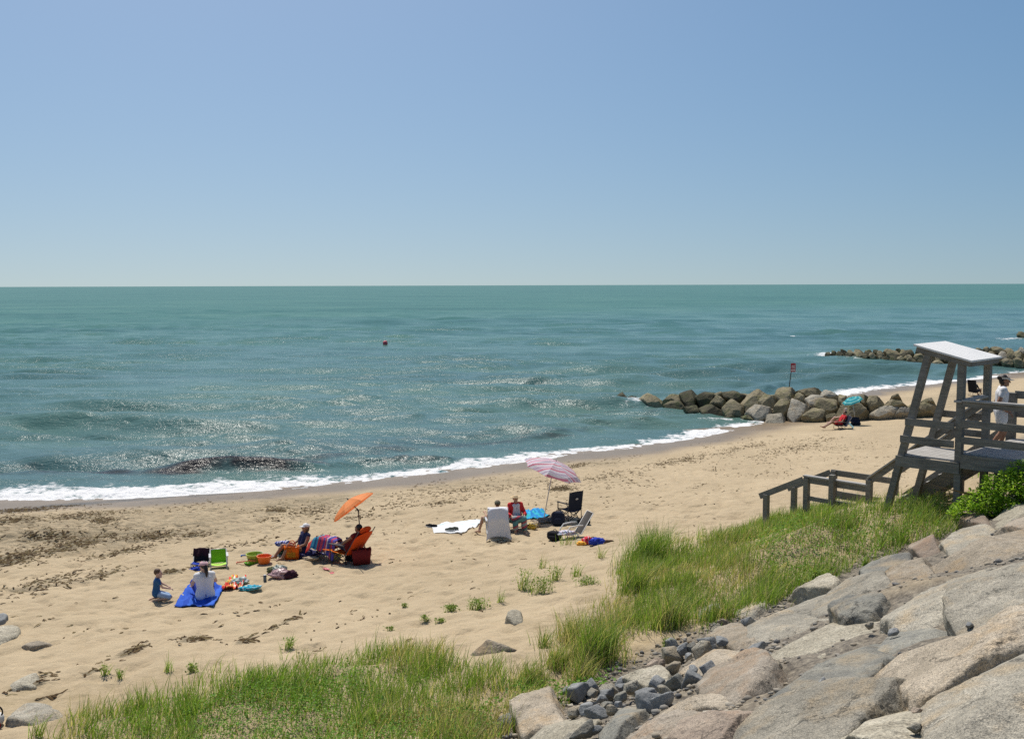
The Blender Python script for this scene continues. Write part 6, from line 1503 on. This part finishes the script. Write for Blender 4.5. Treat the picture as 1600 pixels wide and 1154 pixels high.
ground_cloth('beach_towel', 'red, orange and green patterned towel crumpled beside the blue one', [(345, 924), (378, 921), (385, 905), (358, 904)], M_REDT, .09, 6)
crumple('towel', 'teal towel heap at the right end of the red towel', P(390, 921), (.26, .14, .06), pattern('teal towel', [(0, (.02, .30, .42)), (.5, (.03, .42, .52))], 'X', 3, 0, .9, (6, [(0, (.6, .7, .72)), (.5, (.02, .25, .4))], .5)), 8, 'towel', .3)
crumple('towel', 'white and grey-green towel heap on top of the red towel', P(374, 912), (.22, .14, .09), pattern('pale towel', [(0, (.55, .60, .58)), (.5, (.30, .38, .28))], 'X', 3, 0, .9, (6, [(0, (.12, .40, .42)), (.5, (.7, .7, .68))], .5)), 9, 'towel', .8)
crumple('towel', 'orange cloth lying on the red towel', P(362, 912), (.16, .12, .06), pattern('orange cloth', [(0, (.75, .30, .04)), (.5, (.80, .48, .10))], 'X', 2), 10, 'towel', .1)

# ---- toys
def bucket(label, loc, r, h, mat, tilt=0.0):
    root = thing('bucket', label, 'bucket', loc); n = 20
    vs = []; prof = [(r * .74, 0), (r * .98, h), (r * 1.06, h), (r * 1.06, h * .93), (r * .96, h * .93)]; prof = [(r * .74, 0), (r, h * .93), (r * 1.07, h * .93), (r * 1.07, h), (r * .95, h), (r * .70, .015)]
    for q_, z_ in prof: vs += [(q_ * math.cos(6.2832 * k / n), q_ * math.sin(6.2832 * k / n), z_) for k in range(n)]
    fs = [(i * n + k, i * n + (k + 1) % n, (i + 1) * n + (k + 1) % n, (i + 1) * n + k) for i in range(len(prof) - 1) for k in range(n)] + [tuple(range(n))[::-1], tuple(range((len(prof) - 1) * n, len(prof) * n))]
    MB().raw(vs, fs).build('pail', mat, root, smooth=False)
    mb = MB(); mb.tube([(r * 1.05 * math.cos(t_), .35 * r * math.sin(t_), h + r * .25 * math.sin(t_)) for t_ in np.linspace(0, math.pi, 9)], .006, 6); mb.build('handle', M_PLASTIC, root, smooth=True)
    return root
toy = lambda n, c: plain(n, c, .4, .04, 10, .05)
bucket('yellow-lime toy bucket with a wire handle', P(398, 879), .22, .26, toy('lime plastic', (.42, .50, .06)))
bucket('orange toy bucket with a rim', P(413, 879), .19, .20, toy('orange plastic', (.80, .17, .02)))
bucket('bright green flared toy mould in front of the yellow bucket', P(394, 882), .20, .10, toy('green plastic', (.20, .62, .04)))
def shovel(label, loc, rz, L, mat):
    root = thing('toy_shovel', label, 'toy shovel', loc, rz)
    mb = MB(); mb.tube([(0, 0, .03), (L * .55, 0, .05), (L * .6, 0, .05)], .018, 8); mb.tube([(-.0, -.05, .03), (0, .05, .03)], .016, 8); mb.build('handle', mat, root, smooth=True)
    mb = MB(); mb.sheet(lambda u, v: A(L * .58 + u * L * .42, (v - .5) * .15 * (1 - .35 * u), .055 + .04 * abs(v - .5) * 2 - .03 * u), 6, 6, .01); mb.build('blade', mat, root)
shovel('salmon toy shovel lying left of the green mould', P(370, 880), .25, .5, toy('salmon plastic', (.82, .26, .16)))
shovel('blue toy shovel lying behind the salmon one', P(377, 869), .1, .4, toy('blue plastic', (.13, .25, .55)))
shovel('pale blue toy shovel right of the orange bucket', P(420, 871), .05, .42, toy('pale blue plastic', (.25, .36, .62)))
root = thing('drink_can', 'small dark drink can standing alone in the sand', 'can', P(414, 907))
mb = MB(); mb.tube([(0, 0, 0), (0, 0, .01), (0, 0, .135), (0, 0, .15)], [.034, .040, .040, .032], 16); mb.build('side_wall', plain('blue-grey can', (.10, .14, .18), .4), root, smooth=True)
mb = MB(); mb.tube([(0, 0, .15), (0, 0, .155)], [.034, .033], 16); mb.build('rim', M_ALU, root)

# ---- bags
def tote(label, loc, facing, w, d, h, mat, mh=None, flare=.15, pocket=None):
    root = thing('tote_bag', label, 'bag', loc, face_rot(facing)); mb = MB()
    pr = [(1, 0), (1 + flare * .5, h * .5), (1 + flare, h), (1 + flare - .06, h), (.95, h * .55)]; n = 20; vs = []
    for k_, z_ in pr:
        for i in range(n):
            g_ = 6.2832 * i / n; c_, s_ = math.cos(g_), math.sin(g_); e = .45
            vs.append((k_ * w / 2 * math.copysign(abs(c_) ** e, c_), k_ * d / 2 * math.copysign(abs(s_) ** e, s_), z_ + (.02 * math.sin(i * 1.7) if z_ > 0 else 0)))
    fs = [(i * n + k, i * n + (k + 1) % n, (i + 1) * n + (k + 1) % n, (i + 1) * n + k) for i in range(len(pr) - 1) for k in range(n)] + [tuple(range(n))[::-1], tuple(range((len(pr) - 1) * n, len(pr) * n))]
    mb.raw(vs, fs).build('body', mat, root, smooth=True)
    for s in (-1, 1):
        mb = MB(); mb.tube([(w * .25 * math.cos(t_), s * d * .5 * (1 + flare * .8), h * .92 + .16 * math.sin(t_)) for t_ in np.linspace(0, math.pi, 9)], .012, 6); mb.build('handle', mh or mat, root, smooth=True)
    if pocket: mb = MB(); mb.sheet(lambda u, v: A((u - .5) * w * .6, d / 2 * 1.09 + .01, h * .2 + v * h * .4), 3, 3, .01); mb.build('pocket', pocket, root)
    return root
def backpack(label, loc, facing, w, d, h, mat, lean=.25, kind='backpack'):
    root = thing(kind, label, 'bag', loc, face_rot(facing))
    ax = (A(1, 0, 0), A(0, math.cos(lean), math.sin(lean)), A(0, -math.sin(lean), math.cos(lean)))
    def body(nm, c, s, mt, sd, sub=4):
        d_, f_ = ico(sub); e = .62
        q = np.sign(d_) * np.abs(d_) ** e * A(*s) / 2; q *= (1 + .05 * fbm(d_[:, 0] * 3, d_[:, 1] * 3, d_[:, 2] * 3, sd, 3))[:, None]
        q = q + A(*c); q = q[:, :1] * ax[0] + q[:, 1:2] * ax[1] + q[:, 2:] * ax[2]; q[:, 2] = np.maximum(q[:, 2], 0)
        add(nm, np_mesh(nm, q, f_), mt, root)
    body('body', (0, 0, h * .5), (w, d, h), mat, 3); body('pocket', (0, d * .48, h * .32), (w * .7, d * .4, h * .45), mat, 5)
    for s in (-1, 1):
        mb = MB(); mb.tube([A(s * w * .25, -d * .45, h * .9) @ np.array(ax), A(s * w * .3, -d * .72, h * .55) @ np.array(ax), A(s * w * .3, -d * .45, h * .15) @ np.array(ax)], .02, 6); mb.build('strap', M_DARK, root, smooth=True)
    mb = MB(); mb.tube([A(w * .12 * math.cos(t_), -d * .2, h * .97 + .05 * math.sin(t_)) @ np.array(ax) for t_ in np.linspace(0, math.pi, 7)], .01, 6); mb.build('handle', M_DARK, root, smooth=True)
    return root
tote('bright orange tote bag with a printed front', P(456, 872), (.1, -.99), .38, .2, .34, pattern('orange tote', [(0, (.85, .22, .02))], 'X') if False else M_ORANGE, M_ORANGE, .08, cl('yellow print', (.85, .42, .05)))
tote('large maroon tote bag beside the orange recliner', P(565, 880), (.2, -.98), .44, .26, .40, M_MAROON, M_MAROON, .22)
backpack('dark green bag left of the orange tote', P(442, 870), (-.2, -.98), .26, .2, .30, cl('dark green cloth', (.02, .05, .03)), .1, 'shoulder_bag')
crumple('towel', 'blue and white cloth lying on the dark green bag', P(441, 866) + A(0, .12, .22), (.22, .14, .08), pattern('blue white print', [(0, (.6, .62, .72)), (.3, (.06, .08, .32)), (.6, (.55, .56, .7)), (.8, (.10, .10, .35))], 'X', 3), 12, 'towel')
crumple('plastic_bag', 'clear and pink plastic bag of things on the sand', P(438, 903), (.24, .17, .13), plain('pink translucent plastic', (.55, .36, .36), .35, .3, 14, .3, transl=.3), 13, 'bag')
crumple('plastic_bag', 'pale clear plastic bag behind the pink one', P(437, 896), (.20, .13, .13), plain('clear plastic', (.45, .48, .42), .3, .3, 14, .3, transl=.3), 14, 'bag')
crumple('bag', 'olive green cloth bag left of the plastic bags', P(426, 895), (.14, .11, .10), cl('olive cloth', (.10, .11, .055)), 15, 'bag')
crumple('bag', 'dark purple bag at the right of the plastic bags', P(453, 902), (.18, .13, .10), cl('dark purple cloth', (.06, .022, .035)), 16, 'bag')
# ---- recliner group
chair('orange reclining camp chair with crossed steel legs', P(541, 877), (-.86, .5), .32, .66, .52, .80, .62, M_ORANGE, cl('orange-red canvas', (.72, .10, .02), transl=.25), M_STEEL, arms=True, quad=True, kind='recliner', round_top=.35, foot=.34)
M_STRIPE = pattern('striped beach towel', [(0, (.62, .06, .04)), (.16, (.03, .16, .28)), (.22, (.05, .28, .40)), (.28, (.02, .10, .24)), (.34, (.05, .26, .38)), (.40, (.40, .04, .06)), (.46, (.12, .04, .14)), (.50, (.52, .06, .10)), (.58, (.10, .06, .25)), (.64, (.48, .06, .12)), (.70, (.6, .5, .5)), (.74, (.07, .07, .30)), (.84, (.5, .06, .12)), (.9, (.10, .09, .36))], 'X', 1)
rp = P(541, 877); ey = A(-.864, .503, 0); exr = A(.503, .864, 0)
mb = MB()
def fn(u, v):
    L = 1.22 - u * .98; side = (v - .5)
    hgt = np.interp(L, [.0, .25, .5, .9, 1.0, 1.35], [.50, .56, .62, .58, .56, .30])
    drop = np.clip(abs(side) - .25, 0, 1) * 2.6 * (.6 + .4 * float(vnoise(u * 5, v * 3, 2)))
    return ey * L + exr * (side * .52) + A(0, 0, max(.06, hgt - drop + .02 * float(vnoise(u * 8, v * 8, 4))))
mb.sheet(fn, 26, 16, .012)
o = mb.build('beach_towel', M_STRIPE, None, smooth=True, loc=rp); tag(o, 'multicoloured striped towel spread over the legs of the sunbather in the recliner', 'towel')
crumple('cloth_heap', 'dark blue printed cloth heap on the sand under the striped towel', P(480, 872), (.42, .2, .13), pattern('navy print', [(0, (.03, .03, .10)), (.5, (.05, .05, .16))], 'X', 3, 0, .9, (9, [(0, (.5, .5, .6)), (.3, (.03, .03, .1)), (.7, (.2, .2, .4))], .55)), 21, 'towel')
crumple('cloth_heap', 'beige cloth lying in front of the dark blue printed heap', P(486, 874), (.2, .09, .05), cl('beige cloth', (.5, .40, .28)), 22, 'towel')
crumple('plastic_bag', 'pale yellow-green bag under the recliner seat', P(524, 874), (.15, .11, .12), cl('pale lime bag', (.55, .58, .22)), 23, 'bag')
crumple('bag', 'black bag standing under the recliner behind the maroon tote', P(551, 876), (.2, .14, .14), M_DARK, 24, 'bag')
def flipflop(label, loc, rz, mat):
    root = thing('flip_flop', label, 'sandal', loc, rz)
    n = 18; out_ = [(.05 * math.sin(2 * math.pi * k / n) * (1 + .18 * math.cos(2 * math.pi * k / n)), .14 * math.cos(2 * math.pi * k / n)) for k in range(n)]
    MB().raw([(x, y, .0) for x, y in out_] + [(x, y, .022) for x, y in out_], [tuple(range(n))[::-1], tuple(range(n, 2 * n))] + [(k, (k + 1) % n, n + (k + 1) % n, n + k) for k in range(n)]).build('sole', mat, root)
    for s in (-1, 1): mb = MB(); mb.tube([(s * .045, -.02, .022), (s * .03, .03, .055), (0, .085, .022)], .006, 6); mb.build('strap', mat, root, smooth=True)
M_PINK_S = plain('pink rubber', (.75, .22, .26), .6, .08)
flipflop('pink flip-flop in the edge of the recliner shadow, nearer the chair', P(508, 889), 1.2, M_PINK_S); flipflop('pink flip-flop lying out in the sun beside the shadow', P(517, 896), -1.25, M_PINK_S)

# ---- middle group
M_BLANKET = pattern('white blanket', [(0, (.76, .77, .76)), (.72, (.45, .60, .60)), (.76, (.76, .77, .76)), (.93, (.42, .58, .60)), (.96, (.74, .75, .75))], 'Y', 1)
ground_cloth('blanket', 'long white towel with faint aqua bands spread on the sand', [(680, 833), (722, 834), (760, 812), (674, 821)], M_BLANKET, .02, 31, cat='towel')
def shoe(label, loc, rz, mat, s=1.0):
    root = thing('shoe', label, 'shoe', loc, rz); root.scale = (s, s, s)
    mb = MB(); mb.cap((0, -.1, .02), (0, .11, .02), .045, .04, 12, 4); mb.v = [(x, y, max(0, min(z, .03))) for x, y, z in mb.v]; mb.build('sole', M_PLASTIC, root)
    mb = MB(); mb.cap((0, -.09, .06), (0, .0, .06), .042, .046, 12, 4); mb.cap((0, .0, .05), (0, .11, .035), .044, .035, 12, 4); mb.build('upper', mat, root, remesh=.008, sm=2)
for a, b, rz, lab in ((671, 823, .9, 'dark shoe at the left corner of the white towel, outer one'), (677, 824, 1.2, 'dark shoe at the left corner of the white towel, inner one'), (703, 831, 1.5, 'grey-green shoe on the near edge of the white towel, left one'), (710, 830, 1.1, 'grey-green shoe on the near edge of the white towel, right one')):
    shoe(lab, P(a, b) + A(0, 0, .045 if a > 700 else .0), rz, M_DARK if a < 700 else cl('grey-green shoe', (.10, .11, .09)), 1.1)
hc = chair('folding chair hidden under a white towel', P(776, 836), (-.12, .99), .28, .56, .46, .66, .22, M_GREYC, M_GREYC, M_ALU, arms=True)
drape('large white towel hung over the back of the folding chair', hc, .60, -.23 - .17, .26 + .66, .10, .84, plain('white terry', (.74, .74, .77), .95, .05, 200, .5, spec=.1), 5, 'towel', .42)
chair('low chair carrying the person in the straw hat', P(804, 827), (.28, -.96), .28, .54, .46, .36, .2, M_DARK, M_DARK, M_STEEL, arms=True)
ground_cloth('beach_towel', 'bright blue towel lying rumpled at the foot of the striped umbrella', [(822, 812), (862, 806), (846, 796), (816, 797)], pattern('bright blue towel', [(0, (.02, .26, .55)), (.4, (.03, .36, .62)), (.7, (.02, .20, .50))], 'X', 2.5, 0, .9, (6, [(0, (.04, .42, .45)), (.5, (.02, .2, .5))], .5)), .05, 33)
chair('navy folding camp chair with an oval emblem on its back', P(890, 813), (-.62, .78), .40, .54, .48, .62, .14, M_NAVY, M_NAVY, M_STEEL, arms=True, quad=True, kind='camp_chair', logo=True)
backpack('round navy backpack standing in front of the camp chair', P(872, 821), (.0, -1), .42, .30, .46, M_NAVY, .15)
backpack('black bag in the shade right of the lounge chair', P(913, 819), (.5, -.86), .38, .28, .22, M_DARK, .1, 'shoulder_bag')
lc = chair('low grey lounge chair with a white tube frame', P(893, 840), (-.93, -.36), .16, .40, .44, .70, .58, M_GREYC, M_GREYC, M_PLASTIC, arms=True, white_arm=True, kind='lounge_chair')
crumple('towel', 'white and blue striped towel on the seat of the grey lounge chair', P(884, 842) + A(0, .05, .12), (.26, .16, .07), pattern('white blue stripe', [(0, (.7, .7, .74)), (.25, (.12, .14, .38)), (.4, (.72, .72, .74)), (.6, (.45, .1, .14)), (.7, (.7, .7, .75))], 'X', 3), 35, 'towel', .4)
backpack('black holdall lying at the foot of the grey lounge chair', P(866, 843), (-.3, -.95), .42, .28, .26, M_DARK, .05, 'holdall')
crumple('bag', 'yellow and brown bag beside the striped lap cloth', P(831, 826), (.16, .11, .11), pattern('yellow brown bag', [(0, (.62, .45, .08)), (.4, (.16, .11, .05)), (.6, (.58, .50, .35))], 'Y', 2), 36, 'bag')
crumple('bag', 'tan cloth bag just right of the yellow and brown bag', P(837, 822), (.12, .1, .09), cl('tan bag', (.5, .40, .27)), 37, 'bag')
crumple('towel', 'grey cloth heap in the shade at the pole of the striped umbrella', P(853, 816), (.36, .18, .09), cl('grey cloth', (.24, .21, .18)), 38, 'towel', .2)
crumple('beach_towel', 'orange end of the colourful bundle near the dune grass', P(909, 851), (.13, .11, .06), cl('orange yellow cloth', (.85, .42, .06)), 39, 'towel')
crumple('beach_towel', 'red and white part of the colourful bundle near the dune grass', P(919, 850), (.18, .13, .12), pattern('red white cloth', [(0, (.75, .05, .07)), (.4, (.78, .6, .62)), (.55, (.72, .05, .08))], 'X', 3), 40, 'towel')
crumple('beach_towel', 'royal blue part of the colourful bundle near the dune grass', P(933, 850), (.22, .13, .11), cl('royal blue bundle', (.03, .06, .42)), 41, 'towel', .3)
crumple('beach_towel', 'dull brown cloth end trailing right from the colourful bundle', P(948, 847), (.2, .06, .04), cl('brown cloth', (.14, .09, .06)), 42, 'towel', .25)

# ---- beside the groin, far chair, sign, buoy
chair('low navy chair under the person in red', P(1313, 670), (-1, -.12), .20, .56, .48, .62, .52, M_NAVY, M_NAVY, M_STEEL, arms=True)
chair('low chair under the grey-haired person by the groin', P(1317, 663), (-.95, .3), .18, .52, .46, .5, .35, M_GREYC, M_GREYC, M_STEEL, arms=False)
cr = P(1331, 668)
mb = MB(); cloth(mb, [(-.28, -.1, .0), (.28, -.1, .0), (.28, .45, .62), (-.28, .45, .62)], .03, wrinkle=.02, seed=2)
o = mb.build('beach_board', plain('pale turquoise board', (.32, .58, .60), .6), None, loc=cr); o.rotation_euler = (0, 0, R(70)); tag(o, 'pale turquoise mat propped behind the person in red', 'mat')
crumple('bag', 'dark bag on the sand right of the person in red', P(1337, 664), (.28, .2, .26), M_NAVY, 43, 'bag')
chair('distant black chair with its back to the camera', P(1523, 618), (.8, .5), .30, .62, .5, .85, .2, M_DARK, M_DARK, M_STEEL, arms=True)

sp = near_groin(1236, 607); sp = sp + A(0, .8, -.3)
root = thing('warning_sign', 'small red warning sign on a thin pole on the nearer groin', 'sign', sp)
d_ = sp[1]; top = at(1239, 567, d_) - sp; bt = at(1236, 582, d_) - sp
mb = MB(); mb.tube([(0, 0, -.6), (bt[0], 0, bt[2]), (top[0], 0, top[2] + .02)], .03, 8); mb.build('pole', M_STEEL, root, smooth=True)
hw = .15 * 1.0; c_ = at(1239, 574, d_) - sp
mb = MB(); mb.box((c_[0], -.05, c_[2] + .0), (.32, .03, .56)); mb.build('board', plain('red sign enamel', (.40, .02, .035), .5, .06), root, bevel=.01)
M_LET = plain('white lettering', (.75, .66, .66), .6, .04)
mb = MB()
def seg(x0, z0, x1, z1): mb.beam((c_[0] + x0, -.068, c_[2] + z0), (c_[0] + x1, -.068, c_[2] + z1), .032, .006, (0, -1, 0))
for z in (.11, .0):
    seg(-.09, z - .045, -.09, z + .045); seg(-.09, z + .045, -.02, z - .045); seg(-.02, z - .045, -.02, z + .045)
    seg(.03, z - .045, .03, z + .045); seg(.03, z + .045, .09, z + .045); seg(.09, z + .045, .09, z - .045); seg(.09, z - .045, .03, z - .045)
mb.build('lettering', M_LET, root)
mb = MB(); mb.box((c_[0], -.068, c_[2] - .16), (.27, .008, .09)); mb.build('panel', M_LET, root)

bp = at(602, 539.5, 144); bp[2] = .12
root = thing('buoy', 'round pink-red buoy floating far out on the water', 'buoy', bp)
mb = MB(); mb.ell((0, 0, .12), (.36, .36, .42), 20, 14); mb.build('float', plain('pink red buoy paint', (.70, .10, .12), .4, .08), root, smooth=True)
mb = MB(); mb.tube([(0, 0, .5), (0, 0, .62)], .05, 10); mb.build('top_ring', M_STEEL, root, smooth=True)

# a bag half out of the picture at the left edge
root = thing('beach_bag', 'white bag with a dark ring handle at the very left edge', 'bag', P(-9, 1132))
d_, f_ = ico(4); q = np.sign(d_) * np.abs(d_) ** .7 * A(.14, .10, .10); q[:, 2] = np.maximum(q[:, 2] + .09, 0); add('body', np_mesh('body', q, f_), cl('white bag', (.68, .66, .62)), root)
mb = MB(); mb.tube([(.06 + .09 * math.cos(t_), -.03, .22 + .09 * math.sin(t_)) for t_ in np.linspace(-.6, 3.8, 14)], .013, 6); mb.build('handle', M_DARK, root, smooth=True)
mb = MB(); mb.ell((.1, -.13, .05), (.07, .05, .06)); mb.build('pocket', M_MAROON, root, smooth=True)
print('objects', len(bpy.data.objects))
